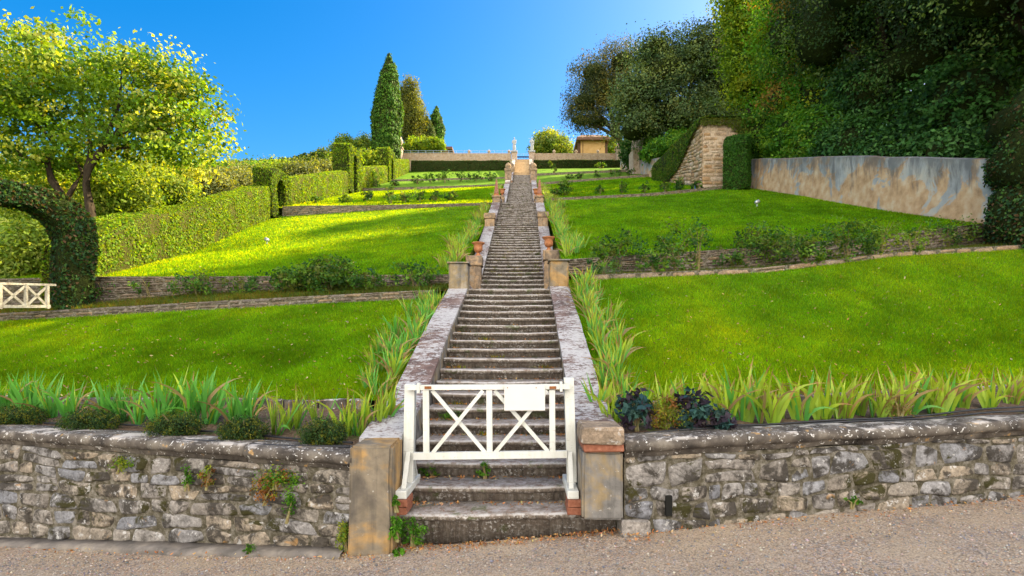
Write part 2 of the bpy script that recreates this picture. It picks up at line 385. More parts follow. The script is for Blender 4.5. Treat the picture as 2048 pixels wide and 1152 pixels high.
def tube(pts, rads, n=7):
    """arrays for one tapered tube"""
    pts = [Vector(p) for p in pts]; V = []; Fc = []
    for i, p in enumerate(pts):
        d = (pts[min(i+1, len(pts)-1)]-pts[max(i-1, 0)]).normalized()
        x = d.cross(Vector((.13, .21, 1))); x = x.normalized() if x.length > 1e-3 else Vector((1, 0, 0)); y = d.cross(x)
        for k in range(n):
            a = 2*math.pi*k/n; V.append(p+(x*math.cos(a)+y*math.sin(a))*rads[i])
    for i in range(len(pts)-1):
        for k in range(n): Fc.append((i*n+k, i*n+(k+1) % n, (i+1)*n+(k+1) % n, (i+1)*n+k))
    return V, Fc
class Tubes:
    def __init__(s): s.V = []; s.F = []
    def add(s, pts, rads, n=7):
        V, Fc = tube(pts, rads, n); o = len(s.V); s.V += V; s.F += [tuple(i+o for i in f) for f in Fc]; return s
    def build(s, name, m, parent=None, wob=0):
        V = np.array([tuple(v) for v in s.V]); V = rel(parent, V) if parent else V
        if wob: V = V + np.stack([vnoise(V*9, q) for q in (1, 2, 3)], 1)*wob
        return link(name, mesh(name, V, np.array(s.F)), m, parent, True)
def interp(rows, x):
    """piecewise linear: rows sorted list of tuples, first entry the key"""
    r = sorted(rows); k = [a[0] for a in r]
    return [float(np.interp(x, k, [a[j] for a in r])) for j in range(1, len(r[0]))]
class Row:
    """a line across the garden, given as (X, Y, Z) points"""
    def __init__(s, pts): s.p = sorted(pts)
    def at(s, X): 
        y, z = interp(s.p, X); return np.array([X, y, z])
    def shift(s, dy=0, dz=0): return Row([(x, y+dy, z+dz) for x, y, z in s.p])
def loft(rows, x0, x1, nx, nys, bump=.0, bs=1.0):
    V = []; lines = []
    for a, b, ny in zip(rows[:-1], rows[1:], nys):
        for j in range(ny): lines.append((a, b, j/ny))
    lines.append((rows[-2], rows[-1], 1.0))
    for a, b, t in lines:
        for i in range(nx+1):
            X = x0+(x1-x0)*i/nx; V.append(a.at(X)*(1-t)+b.at(X)*t)
    V = np.array(V); nl = len(lines)
    if bump:
        m = np.zeros(nl); m[1:-1] = 1; V[:, 2] += np.repeat(m, nx+1)*fbm(V*bs, 2, 5)*bump
    Fc = [(j*(nx+1)+i, j*(nx+1)+i+1, (j+1)*(nx+1)+i+1, (j+1)*(nx+1)+i) for j in range(nl-1) for i in range(nx)]
    Fc = np.array(Fc)
    if x1 < x0: Fc = Fc[:, ::-1]
    return V, Fc
def sample(V, Fc, n, r=None, dens=None):
    """random points on quads/tris: positions, normals"""
    r = r or rng
    T = np.concatenate([Fc[:, [0, 1, 2]], Fc[:, [0, 2, 3]]]) if Fc.shape[1] == 4 else Fc
    a, b, c = V[T[:, 0]], V[T[:, 1]], V[T[:, 2]]; nn = np.cross(b-a, c-a); A = np.linalg.norm(nn, axis=1)
    wgt = A.copy()
    if dens is not None: wgt = wgt*dens((a+b+c)/3)
    pick = r.choice(len(T), n, p=wgt/wgt.sum()); u = r.random((n, 2)); f = u.sum(1) > 1; u[f] = 1-u[f]
    p = a[pick]+(b-a)[pick]*u[:, :1]+(c-a)[pick]*u[:, 1:]
    return p, nn[pick]/np.maximum(A[pick], 1e-9)[:, None]
def palette(n, cols, var=.18, r=None):
    r = r or rng; cols = np.array(cols); c = cols[r.integers(0, len(cols), n)]
    return np.clip(c*(1+r.normal(0, var, (n, 1)))*(1+r.normal(0, var*.4, (n, 3))), .001, .9)
def leafs(p, d, size, cols, spread=.9, aspect=.6, r=None, droop=0, fold=.0):
    """rhombic leaves at p, roughly facing d"""
    r = r or rng; n = len(p)
    nrm = d+r.normal(0, spread, (n, 3)); nrm /= np.linalg.norm(nrm, axis=1)[:, None]+1e-9
    t = r.normal(0, 1, (n, 3)); t[:, 2] -= droop; t -= nrm*(t*nrm).sum(1)[:, None]; t /= np.linalg.norm(t, axis=1)[:, None]+1e-9
    b = np.cross(nrm, t); s = size*r.uniform(.6, 1.3, (n, 1)) if np.isscalar(size) else size[:, None]
    V = np.stack([p-t*s*.5, p+b*s*.5*aspect+t*s*.05+nrm*s*fold, p+t*s*.5, p-b*s*.5*aspect+t*s*.05+nrm*s*fold], 1).reshape(-1, 3)
    Fc = np.arange(4*n).reshape(-1, 4); return V, Fc, np.repeat(cols, 4, 0)
def blades(p, h, wd, cols, lean=.35, r=None):
    r = r or rng; n = len(p); a = r.uniform(0, 2*np.pi, n); dx = np.stack([np.cos(a), np.sin(a), np.zeros(n)], 1)
    hh = h*r.uniform(.5, 1.2, (n, 1)); l = r.normal(0, lean, (n, 3))*hh; l[:, 2] = 0; ww = wd*r.uniform(.7, 1.3, (n, 1))
    top = p+l; top[:, 2:] += hh
    V = np.stack([p-dx*ww/2, p+dx*ww/2, top], 1).reshape(-1, 3)
    return V, np.arange(3*n).reshape(-1, 3), np.repeat(cols, 3, 0)
def merge(parts):
    """parts: list of (V, F, col, matindex); tris padded are not allowed -> all quads"""
    V = []; Fc = []; Cc = []; mi = []; o = 0
    for v, f, c, k in parts:
        V.append(v); Fc.append(f+o); Cc.append(c if c is not None else np.tile([[.03, .04, .01]], (len(v), 1))); mi.append(np.full(len(f), k)); o += len(v)
    return np.concatenate(V), np.concatenate(Fc), np.concatenate(Cc), np.concatenate(mi)
def blob_core(center, rad, seed=0, n=10, noise=.25):
    """lumpy closed quad sphere"""
    V = []; Fc = []; nu, nv = n*2, n
    for j in range(nv+1):
        th = math.pi*j/nv
        for i in range(nu):
            ph = 2*math.pi*i/nu; V.append((math.sin(th)*math.cos(ph), math.sin(th)*math.sin(ph), math.cos(th)))
    V = np.array(V); V = V*(1+noise*fbm(V*1.7+seed, 2, seed))[:, None]
    V = V*np.array(rad)+np.array(center)
    for j in range(nv):
        for i in range(nu): Fc.append((j*nu+i, (j+1)*nu+i, (j+1)*nu+(i+1) % nu, j*nu+(i+1) % nu))
    return V, np.array(Fc)
def crown_mesh(lobes, nclus, per, crad, size, cols, r, flat=.7, inner=.15, core=.0, mat_i=0, aspect=.6, clump=None, spread=.9, droop=.3):
    """leaf clumps spread through the lobes' volume"""
    L = np.array(lobes, dtype=float); vol = (L[:, 3]*L[:, 4]*L[:, 5])**(2/3.)
    li = r.choice(len(L), nclus, p=vol/vol.sum()); d = r.normal(0, 1, (nclus, 3)); d /= np.linalg.norm(d, axis=1)[:, None]
    rr = np.where(r.random(nclus) < inner, r.uniform(.2, .8, nclus), r.uniform(.78, 1.06, nclus))[:, None]
    cen = L[li, :3]+d*L[li, 3:6]*rr
    cc = palette(nclus, cols, .10, r)
    k = r.poisson(per, nclus)+3; idx = np.repeat(np.arange(nclus), k); n = len(idx)
    cr = crad*r.uniform(.6, 1.4, nclus)
    off = np.clip(r.normal(0, .5, (n, 3)), -.85, .85)*cr[idx][:, None]; off[:, 2] *= flat
    p = cen[idx]+off; dd = off/(np.linalg.norm(off, axis=1)[:, None]+1e-6)*.5+d[idx]*.6+np.array([0, 0, .5])
    col = np.clip(cc[idx]*(1+r.normal(0, .13, (n, 1))), .001, .9)
    parts = [(*leafs(p, dd, size, col, spread, aspect, r, droop), 0)]
    if core > 0:
        for q, l in enumerate(L):
            v, f = blob_core(l[:3], l[3:6]*core, q+1, 7); parts.append((v, f, None, 1))
    return merge(parts)
def tree(name, base, lobes, label, cat='tree', group=None, cols=((.05, .10, .02),), nclus=400, per=25, crad=.5, size=.12, trunk_r=.25,
         seed=1, core=.0, mat_=None, forks=None, inner=.15, aspect=.6, flat=.7, mcore=None, droop=.3, spread=.9, nb=None):
    r = np.random.default_rng(seed); t = empty(name, base, label, cat, group)
    V, Fc, Cc, mi = crown_mesh(lobes, nclus, per, crad, size, cols, r, flat, inner, core, aspect=aspect, droop=droop, spread=spread)
    link('crown', mesh('crown', rel(t, V), Fc, Cc, mi), [mat_ or m_leaf, mcore or m_core], t)
    tb = Tubes(); b = Vector(base); rn = random.Random(seed)
    top = Vector(np.mean([l[:3] for l in lobes], 0)); f = b.lerp(top, .45)
    f.x += rn.uniform(-.3, .3); tb.add([b-Vector((0, 0, .4)), b.lerp(f, .5)+Vector((rn.uniform(-.15, .15), 0, 0)), f], [trunk_r*1.25, trunk_r, trunk_r*.8], 9)
    for l in (lobes if nb is None else lobes[:nb]):
        c = Vector(l[:3]); m = f.lerp(c, .5)+Vector((rn.uniform(-.3, .3), rn.uniform(-.3, .3), rn.uniform(-.1, .4)))
        tb.add([f-Vector((0, 0, trunk_r*.5)), m, c], [trunk_r*.6, trunk_r*.38, trunk_r*.15], 6)
        for q in range(4):
            e = c+Vector((rn.uniform(-1, 1)*l[3], rn.uniform(-1, 1)*l[4], rn.uniform(-.6, .9)*l[5]))*.8
            tb.add([m.lerp(c, .3+.15*q), m.lerp(e, .55)+Vector((0, 0, .1)), e], [trunk_r*.25, trunk_r*.15, trunk_r*.05], 5)
    tb.build('trunk', m_bark, t, .04)
    return t
def extrude(prof, x0, x1, n, name, m, parent=None, wob=.0, ws=6, smooth=True, seed=0):
    """(y,z) profile swept along X"""
    k = len(prof); V = []
    for i in range(n+1):
        x = x0+(x1-x0)*i/n
        for y, z in prof: V.append((x, y, z))
    V = np.array(V)
    if wob:
        d = np.stack([0*V[:, 0], fbm(V*ws, 3, seed), fbm(V*ws+9, 3, seed+3)], 1)*wob; V = V+d
    Fc = [tuple([i*k+j, (i+1)*k+j, (i+1)*k+(j+1) % k, i*k+(j+1) % k]) for i in range(n) for j in range(k)]
    Fl = [tuple(f) for f in Fc]+[tuple(range(k)), tuple(n*k+j for j in range(k))[::-1]]
    me = mesh(name, rel(parent, V) if parent else V, Fl); o = link(name, me, m, parent, smooth)
    return o
def stones(path, hs, cour, lens, gap, depth, seed, wav=.02, res=(6, 5), rough=.25, fl=7):
    """masonry face: path = list of (base xyz, top xyz) along the wall; stones bulge to the viewer side"""
    r = np.random.default_rng(seed); B = np.array([p[0] for p in path], float); T = np.array([p[1] for p in path], float)
    seg = np.r_[0, np.cumsum(np.linalg.norm(np.diff(B[:, :2], axis=0), axis=1))]; Lt = seg[-1]; H = np.linalg.norm(T-B, axis=1).max()
    def pt(u, v):
        b = np.stack([np.interp(u, seg, B[:, j]) for j in range(3)], -1); t = np.stack([np.interp(u, seg, T[:, j]) for j in range(3)], -1)
        return b+(t-b)*(v/H)[..., None]
    def nr(u):
        e = .05; d = pt(np.minimum(u+e, Lt), u*0)-pt(np.maximum(u-e, 0), u*0); n = np.stack([d[..., 1], -d[..., 0], 0*d[..., 0]], -1)
        return n/(np.linalg.norm(n, axis=-1)[..., None]+1e-9)
    Vs = []; Fs = []; o = 0; v = 0; nx, ny = res
    a = np.linspace(-1, 1, nx+1); b = np.linspace(-1, 1, ny+1); A, Bb = np.meshgrid(a, b)
    while v < H-.02:
        h = min(r.uniform(*cour), H-v)
        if H-v-h < cour[0]*.5: h = H-v
        u = -r.uniform(0, lens[0])
        while u < Lt:
            l = r.uniform(*lens)*(1.25 if h > np.mean(cour) else .85)
            u0, u1 = max(u, 0), min(u+l, Lt)
            split = h > cour[1]*.8 and r.random() < .3
            if u1-u0 > lens[0]*.3:
                for (w0, w1) in (((0, .52), (.52, 1)) if split else ((0, 1),)):
                    g = gap*r.uniform(.6, 1.5); hx = (u1-u0)/2-g; hy = h*(w1-w0)/2-g*.8
                    if hx < .01 or hy < .008: continue
                    cx, cy = (u0+u1)/2, v+h*(w0+w1)/2; q = r.uniform(-1, 1, 4)*rough
                    sq = 1-.10*(np.abs(A*Bb)**2)
                    U = cx+hx*A*sq*(1+q[0]*Bb*.35); W = cy+hy*Bb*sq*(1+q[1]*A*.5)+hy*q[2]*A*.35; pj = np.stack([U*6, W*6, 0*U+seed], -1); U = U+vnoise(pj*1.3, 31)*gap*2.2*rough*2; W = W+vnoise(pj*1.7+9, 32)*gap*2.2*rough*2
                    W = W+wav*np.sin(U*2.1+seed)+wav*.6*np.sin(U*5.3+v*7); W = np.clip(W, 0, H)
                    edge = (1-np.abs(A)**fl)*(1-np.abs(Bb)**fl)
                    p3 = pt(np.clip(U, 0, Lt), W); dn = depth*r.uniform(.4, 1.0)*edge
                    nf = fbm(p3*7+r.uniform(0, 50), 3, seed)*depth*.8*np.sqrt(edge+1e-6)
                    Vv = p3+nr(np.clip(U, 0, Lt))*(dn+nf-.012*(edge < .01))[..., None]
                    Vs.append(Vv.reshape(-1, 3)); k = nx+1
                    f = np.array([(j*k+i, j*k+i+1, (j+1)*k+i+1, (j+1)*k+i) for j in range(ny) for i in range(nx)])+o
                    Fs.append(f); o += len(Vv.reshape(-1, 3))
            u += l
        v += h
    return np.concatenate(Vs), np.concatenate(Fs)
def slab(path, th, dz=0.0, back=1):
    """closed strip behind a masonry face: path of (base, top), extends th to the back (+normal away from viewer)"""
    B = np.array([p[0] for p in path], float); T = np.array([p[1] for p in path], float)
    n = len(B); d = np.gradient(B[:, :2], axis=0); nn = np.stack([-d[:, 1], d[:, 0], 0*d[:, 0]], 1); nn /= np.linalg.norm(nn, axis=1)[:, None]
    T = T+np.array([0, 0, dz]); B2 = B+nn*th; T2 = T+nn*th
    V = np.concatenate([B, T, T2, B2]); Fc = []
    for i in range(n-1):
        for k in range(4):
            k2 = (k+1) % 4; Fc.append((k*n+i, k*n+i+1, k2*n+i+1, k2*n+i)[::1])
    Fc += [(0, n, 2*n, 3*n), (n-1, 4*n-1, 3*n-1, 2*n-1)]
    return V, np.array(Fc)
def wall_thing(name, path, label, cat, m, cour, lens, gap, depth, seed, th=.3, res=(5, 4), wav=.015, cap=None, group=None, mm=None, rough=.25):
    t = empty(name, tuple(path[len(path)//2][0]), label, cat, group)
    v1, f1 = stones(path, None, cour, lens, gap, depth, seed, wav, res, rough); v2, f2 = slab(path, th)
    # orient so the bulge faces the viewer
    V, Fc, _, mi = merge([(v1, f1, None, 0), (v2, f2, None, 1)])
    link('stone_face', mesh('stone_face', rel(t, V), Fc, None, mi), [m, mm or m_mortar], t, False)
    me = t.children[0].data; me.polygons.foreach_set('use_smooth', [True]*len(f1)+[False]*len(f2))
    return t

# ------------------------------------------------------------------ ground and terraces
HSP = [(4.8, .236), (10.93, 2.82), (13.35, 2.82), (26.3, 8.43), (29.3, 8.43), (42.6, 14.17), (44.6, 14.17), (53.7, 18.2), (68, 24.57)]
def HS(y): return float(np.interp(y, [a for a, b in HSP], [b for a, b in HSP]))
def gz(X): return float(np.interp(X, [-12, -5.2, -.8, -.3, 1.15, 5.0, 12], [-.75, -.34, -.03, -.03, .11, .27, .45]))
WL = [(-12, 7.6), (-5.2, 5.75), (-1.11, 4.66)]            # front face line of the near wall, left
WR = [(1.14, 4.62), (5.0, 5.2), (12, 6.3)]
def wallY(X): return float(np.interp(X, [-12, -5.2, -1.11, 1.14, 5.0, 12], [7.6, 5.75, 4.66, 4.62, 5.2, 6.3]))
Lr = {}
Lr['soil'] = Row([(-12.4, 7.95, .74), (-6.0, 6.25, .78), (-1.17, 4.9, .78)])
Lr['curb'] = Row([(-12.4, 8.6, .86), (-6.6, 7.3, .92), (-1.17, 6.2, .98)])
Lr['l1a'] = Row([(-12.4, 8.75, .92), (-6.6, 7.45, .98), (-1.17, 6.35, 1.06)])
Lr['l1b'] = Row([(-12.4, 12.3, 2.2), (-11.3, 12.2, 2.23), (-5.8, 11.4, 2.45), (-1.76, 10.9, 2.61), (-1.17, 10.85, 2.62)])
Lr['b2a'] = Row([(-12.4, 12.5, 2.38), (-11.3, 12.4, 2.41), (-5.8, 11.6, 2.63), (-1.17, 11.05, 2.8)])
Lr['b2b'] = Row([(-12.4, 13.1, 2.55), (-9.8, 12.9, 2.66), (-7.1, 12.6, 2.85), (-1.17, 12.1, 3.0)])
Lr['l2a'] = Row([(-12.4, 13.3, 3.26), (-9.5, 13.1, 3.29), (-7.25, 12.8, 3.25), (-1.17, 12.3, 3.24)])
Lr['l2m'] = Row([(-12.4, 18, 4.55), (-10.6, 18, 4.70), (-5, 18, 5.1), (-1.17, 18, 5.25)])
Lr['l2b'] = Row([(-12.4, 26.4, 7.8), (-10.8, 26.3, 7.87), (-6.8, 26.1, 8.08), (-1.17, 26, 8.32)])
Lr['l3a'] = Row([(-12.4, 26.6, 8.28), (-10.8, 26.5, 8.35), (-6.8, 26.4, 8.33), (-1.17, 26.3, 8.42)])
Lr['l3b'] = Row([(-13, 42.3, 13.45), (-12.2, 42.3, 13.47), (-1.17, 42, 13.84)])
Lr['l4a'] = Row([(-13, 42.6, 13.72), (-1.17, 42.3, 13.98)])
Lr['l4b'] = Row([(-13.6, 52.6, 17.3), (-1.17, 52.5, 17.6)])
Lr['l5a'] = Row([(-13.6, 52.9, 17.5), (-1.17, 52.8, 17.74)])
Lr['l5b'] = Row([(-14, 64.2, 21.9), (-1.17, 64.2, 22.1)])
Rr = {}
Rr['soil'] = Row([(1.17, 4.9, .88), (5.0, 5.5, .96), (12.6, 6.7, 1.1)])
Rr['curb'] = Row([(1.17, 6.0, .96), (6.67, 7.0, 1.12), (12.6, 8.1, 1.25)])
Rr['l1a'] = Row([(1.17, 6.12, 1.02), (6.67, 7.12, 1.18), (12.6, 8.25, 1.32)])
Rr['l1b'] = Row([(1.17, 10.85, 2.97), (1.7, 10.9, 2.99), (5.35, 11.3, 3.19), (8.2, 11.9, 3.6), (11.66, 12.5, 3.88), (12.6, 12.7, 3.9)])
Rr['b2a'] = Rr['l1b'].shift(.15, .10)
Rr['b2b'] = Row([(1.17, 12.2, 3.18), (5.5, 12.7, 3.40), (8.06, 13.1, 3.72), (11.98, 13.8, 4.21), (12.6, 13.9, 4.3)])
Rr['l2a'] = Row([(1.17, 12.45, 3.58), (5.5, 12.95, 3.93), (8.06, 13.35, 4.22), (12.0, 14.0, 4.75), (12.6, 14.1, 4.8)])
Rr['l2b'] = Row([(1.17, 26, 8.5), (6.3, 26.3, 8.8), (10.0, 27, 9.36), (12.6, 27.4, 9.5)])
Rr['l3a'] = Row([(1.17, 26.3, 8.62), (6.3, 26.6, 8.95), (10.0, 27.3, 9.5), (12.6, 27.7, 9.65)])
Rr['l3b'] = Row([(1.17, 42.5, 14.0), (5.0, 43, 14.45), (10.2, 43.5, 15.0), (12.6, 43.8, 15.2)])
Rr['l4a'] = Rr['l3b'].shift(.25, .22)
Rr['l4b'] = Row([(1.17, 53, 18.0), (12.6, 53.3, 18.6)])
Rr['l5a'] = Rr['l4b'].shift(.2, .2)
Rr['l5b'] = Row([(1.17, 64.2, 22.3), (12.6, 64.2, 22.4)])
def rowZ(rows, seq, X, Y):
    prev = rows[seq[0]].at(X)
    if Y <= prev[1]: return prev[2]
    for k in seq[1:]:
        q = rows[k].at(X)
        if Y <= q[1]: return prev[2]+(q[2]-prev[2])*(Y-prev[1])/max(q[1]-prev[1], 1e-6)
        prev = q
    return prev[2]
SL = ['soil', 'curb', 'l1a', 'l1b', 'b2a', 'b2b', 'l2a', 'l2m', 'l2b', 'l3a', 'l3b', 'l4a', 'l4b', 'l5a', 'l5b']
SR = ['soil', 'curb', 'l1a', 'l1b', 'b2a', 'b2b', 'l2a', 'l2b', 'l3a', 'l3b', 'l4a', 'l4b', 'l5a', 'l5b']
def G(X, Y):
    """garden surface height"""
    return rowZ(Lr, SL, max(X, -12.4), Y) if X < 0 else rowZ(Rr, SR, min(X, 12.6), Y)
def terrain_z(X, Y):
    if Y < wallY(X)+.36: return gz(X)-.10
    if Y > 64.4: base = 22.3 if Y < 66.2 else 24.45
    elif X < -12.4 or X > 12.6:
        base = G(X, Y)+(.0 if X < 0 else .0)
    else: base = G(X, Y)-.35
    if abs(X) < 1.35 and 4.5 < Y < 68.5: return HS(Y)-.9 if Y > 6 else -.4
    if X > 13.0 and Y < 66: base += min((X-13.0)*.25, 1.2)+ .5
    if X < -14: base += -.04*(-14-X) if X > -60 else -1.84
    if X < -15.6: base = min(base, 19.6+max(X+15.6, -60)*.05)
    return base
xs = np.unique(np.r_[-1500, -800, -400, -200, -100, -60, -40, np.arange(-30, -12.4, 1.2), np.arange(-12.35, -1.4, .8), -1.36, -1.34, 1.34, 1.36, np.arange(1.7, 12.6, .8), 12.65, np.arange(13.05, 34, 1.2), 40, 60, 100, 200, 400, 800, 1500])
ys = np.unique(np.r_[-1500, -600, -200, -60, -20, -5, 0, 2, 3, 3.6, np.arange(4, 9, .12), np.arange(9, 15, .3), np.arange(15, 66.1, 1.0), 66.15, 66.3, 70, 80, 100, 150, 250, 500, 1000, 1800])
V = np.array([(x, y, terrain_z(x, y)) for y in ys for x in xs]); nx_ = len(xs)
V[:, 2] -= np.where((V[:, 1] > 110), (V[:, 1]-110)*.02, 0)
Fc = np.array([(j*nx_+i, j*nx_+i+1, (j+1)*nx_+i+1, (j+1)*nx_+i) for j in range(len(ys)-1) for i in range(nx_-1)])
fy = ys[(Fc[:, 0]//nx_)]; fx = xs[Fc[:, 0] % nx_]
mi = np.where(fy < 9, np.where(np.abs(fx) < 13, 1, 0), 0)
tag(link('ground', mesh('ground', V, Fc, None, mi), [m_terr, m_soil], smooth=True), kind='structure')
# gravel path with gentle dips
gx = np.linspace(-14, 14, 180); gy = np.r_[-14, -9, -5, -2, 0, 1, 2, np.linspace(2.6, 7.9, 70)]
V = np.array([(x, y, gz(x)+.0+.012*math.sin(x*1.7+y*2)) for y in gy for x in gx]); V[:, 2] += fbm(V*3, 3, 2)*.015*(V[:, 1] > 2)
Fc = np.array([(j*180+i, j*180+i+1, (j+1)*180+i+1, (j+1)*180+i) for j in range(len(gy)-1) for i in range(179)])
cen = V[Fc].mean(1); keep = cen[:, 1] < np.array([wallY(x) for x in cen[:, 0]])+.1
tag(link('gravel_path', mesh('gravel_path', V, Fc[keep]), m_gravel, smooth=True), kind='structure')

XE = 1.17
def surf(name, rows, a, b, x0, x1, nx, ny, m, bump=.03, bs=.8):
    V, Fc = loft([rows[k] for k in a], x0, x1, nx, ny, bump, bs)
    o = tag(link(name, mesh(name, V, Fc), m, smooth=True), kind='structure'); return V, Fc
lawn_faces = {}
surf('soil_bed', Lr, ['soil', 'curb'], 0, -XE, -12.4, 80, [14], m_soil, .05, 3)
surf('soil_bed', Rr, ['soil', 'curb'], 0, XE, 12.6, 80, [14], m_soil, .05, 3)
lawn_faces['L1'] = surf('lawn', Lr, ['l1a', 'l1b'], 0, -XE, -12.4, 50, [20], m_lawn, .05, .5)
lawn_faces['R1'] = surf('lawn', Rr, ['l1a', 'l1b'], 0, XE, 12.6, 50, [20], m_lawn, .05, .5)
lawn_faces['LB'] = surf('planting_bed', Lr, ['b2a', 'b2b'], 0, -XE, -12.4, 60, [6], m_soil, .05, 2)
lawn_faces['RB'] = surf('planting_bed', Rr, ['b2a', 'b2b'], 0, XE, 12.6, 60, [6], m_soil, .05, 2)
lawn_faces['L2'] = surf('lawn', Lr, ['l2a', 'l2m', 'l2b'], 0, -XE, -12.4, 50, [14, 16], m_lawn, .05, .4)
lawn_faces['R2'] = surf('lawn', Rr, ['l2a', 'l2b'], 0, XE, 12.6, 50, [30], m_lawn, .05, .4)
lawn_faces['L3'] = surf('lawn', Lr, ['l3a', 'l3b'], 0, -XE, -12.5, 30, [30], m_lawn, .05, .4)
lawn_faces['R3'] = surf('lawn', Rr, ['l3a', 'l3b'], 0, XE, 12.6, 30, [30], m_lawn, .05, .4)
surf('lawn', Lr, ['l4a', 'l4b'], 0, -XE, -13.2, 20, [14], m_lawn); surf('lawn', Rr, ['l4a', 'l4b'], 0, XE, 12.6, 20, [14], m_lawn)
surf('lawn', Lr, ['l5a', 'l5b'], 0, -XE, -13.8, 20, [14], m_lawn); surf('lawn', Rr, ['l5a', 'l5b'], 0, XE, 12.6, 20, [14], m_lawn)
# grass blades: one uncountable mass per lawn
def grass(name, key, n, h, wd, cols, lean=.4, dens=None):
    V, Fc = lawn_faces[key]; p, nn = sample(V, Fc, n, dens=dens); p[:, 2] -= .004
    patch = fbm(p*np.array([.6, .6, 0])+3, 3, 11)[:, None]
    p2 = fbm(p*np.array([2.6, 2.6, 0])+8, 3, 17)[:, None]; c = palette(n, cols, .18)*(1+.38*patch+.35*p2); c[:, :1] *= (1+.45*np.clip(patch, 0, 1)[:, 0:1])
    v, f, cc = blades(p, h, wd, np.clip(c, .001, 1), lean)
    tag(link(name, mesh(name, v, f, cc), m_blade), 'short mown green grass covering the terrace lawn', None, kind='stuff')
GC = [(.052, .20, .005), (.066, .235, .006), (.088, .27, .008), (.042, .17, .005)]
near = lambda c: 1/np.maximum(c[:, 1]-4, 1)**1.3*(np.abs(c[:, 0]-CX) < c[:, 1]*.98)
grass('grass', 'L1', 230000, .05, .011, GC, dens=near); grass('grass', 'R1', 260000, .05, .011, GC, dens=near)
grass('grass', 'L2', 160000, .055, .022, GC, dens=near); grass('grass', 'R2', 180000, .055, .022, GC, dens=near)
grass('grass', 'L3', 60000, .07, .05, GC); grass('grass', 'R3', 60000, .07, .05, GC)
grass('grass', 'LB', 22000, .10, .012, [(.035, .11, .02), (.055, .15, .03), (.07, .10, .04), (.03, .08, .02)], .5, near)
grass('grass', 'RB', 9000, .09, .012, [(.03, .09, .02), (.05, .12, .03)], .5, near)

# ------------------------------------------------------------------ near retaining wall
def near_wall(side, name, label, line, x0, x1, capz, seed):
    xs_ = np.linspace(x0, x1, 9); path = [((x, wallY(x), gz(x)-.06), (x, wallY(x), capz(x)-.16)) for x in xs_]
    t = wall_thing(name, path, label, 'retaining wall', m_rubble, (.09, .24), (.12, .46), .0045, .030, seed, th=.32, res=(10, 9), wav=.022, rough=.62)
    L_ = x1-x0; n = int(abs(L_)/.95); rr = random.Random(seed)
    prof = [(0.30, .0), (.0, .0)]     # half-round nose over a small fillet
    prof = [(.34, -.16), (.0, -.16), (-.015, -.155), (-.02, -.125), (-.035, -.115)]
    for a in np.linspace(-90, 90, 9): prof.append((-.04-.055*math.cos(math.radians(a)), -.052+.052*math.sin(math.radians(a))))
    prof += [(.10, .006), (.22, .0), (.34, -.01)]
    for i in range(n):
        a0 = x0+L_*i/n+.004; a1 = x0+L_*(i+1)/n-.004; V = []; m = 12
        for q in range(m+1):
            x = a0+(a1-a0)*q/m; 
            for y, z in prof: V.append((x, wallY(x)+y, capz(x)+z))
        V = np.array(V); V[:, 1:] += np.stack([fbm(V*5+i, 3, seed), fbm(V*5+i+7, 3, seed+1)], 1)*.012; V[:, 2] += rr.uniform(-.006, .006)
        k = len(prof); Fl = [(q*k+j, q*k+(j+1) % k, (q+1)*k+(j+1) % k, (q+1)*k+j)[::-1] for q in range(m) for j in range(k)]
        Fl += [tuple(range(k)), tuple(m*k+j for j in range(k))[::-1]]
        o = link('coping_stone', mesh('coping_stone', rel(t, V), Fl), m_coping, t, True)
    return t
czl = lambda x: float(np.interp(x, [-12, -5.2, -1.1], [.80, .83, .80]))
czr = lambda x: float(np.interp(x, [1.1, 5.0, 12], [.915, 1.0, 1.15]))
near_wall(0, 'retaining_wall', 'mossy grey rubble wall with rounded coping, left of the white gate', WL, -7.4, -1.12, czl, 3)
near_wall(1, 'retaining_wall', 'rubble wall with lichen-spotted rounded coping, right of the white gate', WR, 1.15, 7.6, czr, 8)
# drain slot in the right wall
d = MB(); x = 1.53; d.box(x-.028, x+.028, wallY(x)-.055, wallY(x)+.1, .26, .43, .004)
def mk():
    k = N('dark_slot'); return k.done((.006, .006, .005), .9)
m_slot = mk()
tag(d.build('drain_slot', m_slot), 'dark narrow drain slot low in the right rubble wall', 'drain')
# low kerb ledge at the foot of the left wall
V = []; xl = np.linspace(-7.4, -1.2, 60)
prof = [(.02, -.1), (-.14, -.1), (-.16, .01), (-.13, .035), (.02, .04)]
for x in xl:
    for y, z in prof: V.append((x, wallY(x)-.02+y*(1 if x > -2 else 1.15), gz(x)+z))
V = np.array(V); V[:, 1:] += np.stack([fbm(V*4, 3, 4), fbm(V*4+5, 3, 5)*.5], 1)*.03
k = 5; Fl = [(q*k+j, q*k+(j+1) % k, (q+1)*k+(j+1) % k, (q+1)*k+j)[::-1] for q in range(59) for j in range(k)]
tag(link('stone_kerb', mesh('stone_kerb', V, Fl), plaster('kerb_cement', (.10, .09, .08), (.17, .15, .135), (.22, .19, .16), (.26, .23, .20)), smooth=True), 'worn cement ledge along the foot of the left rubble wall', 'kerb')

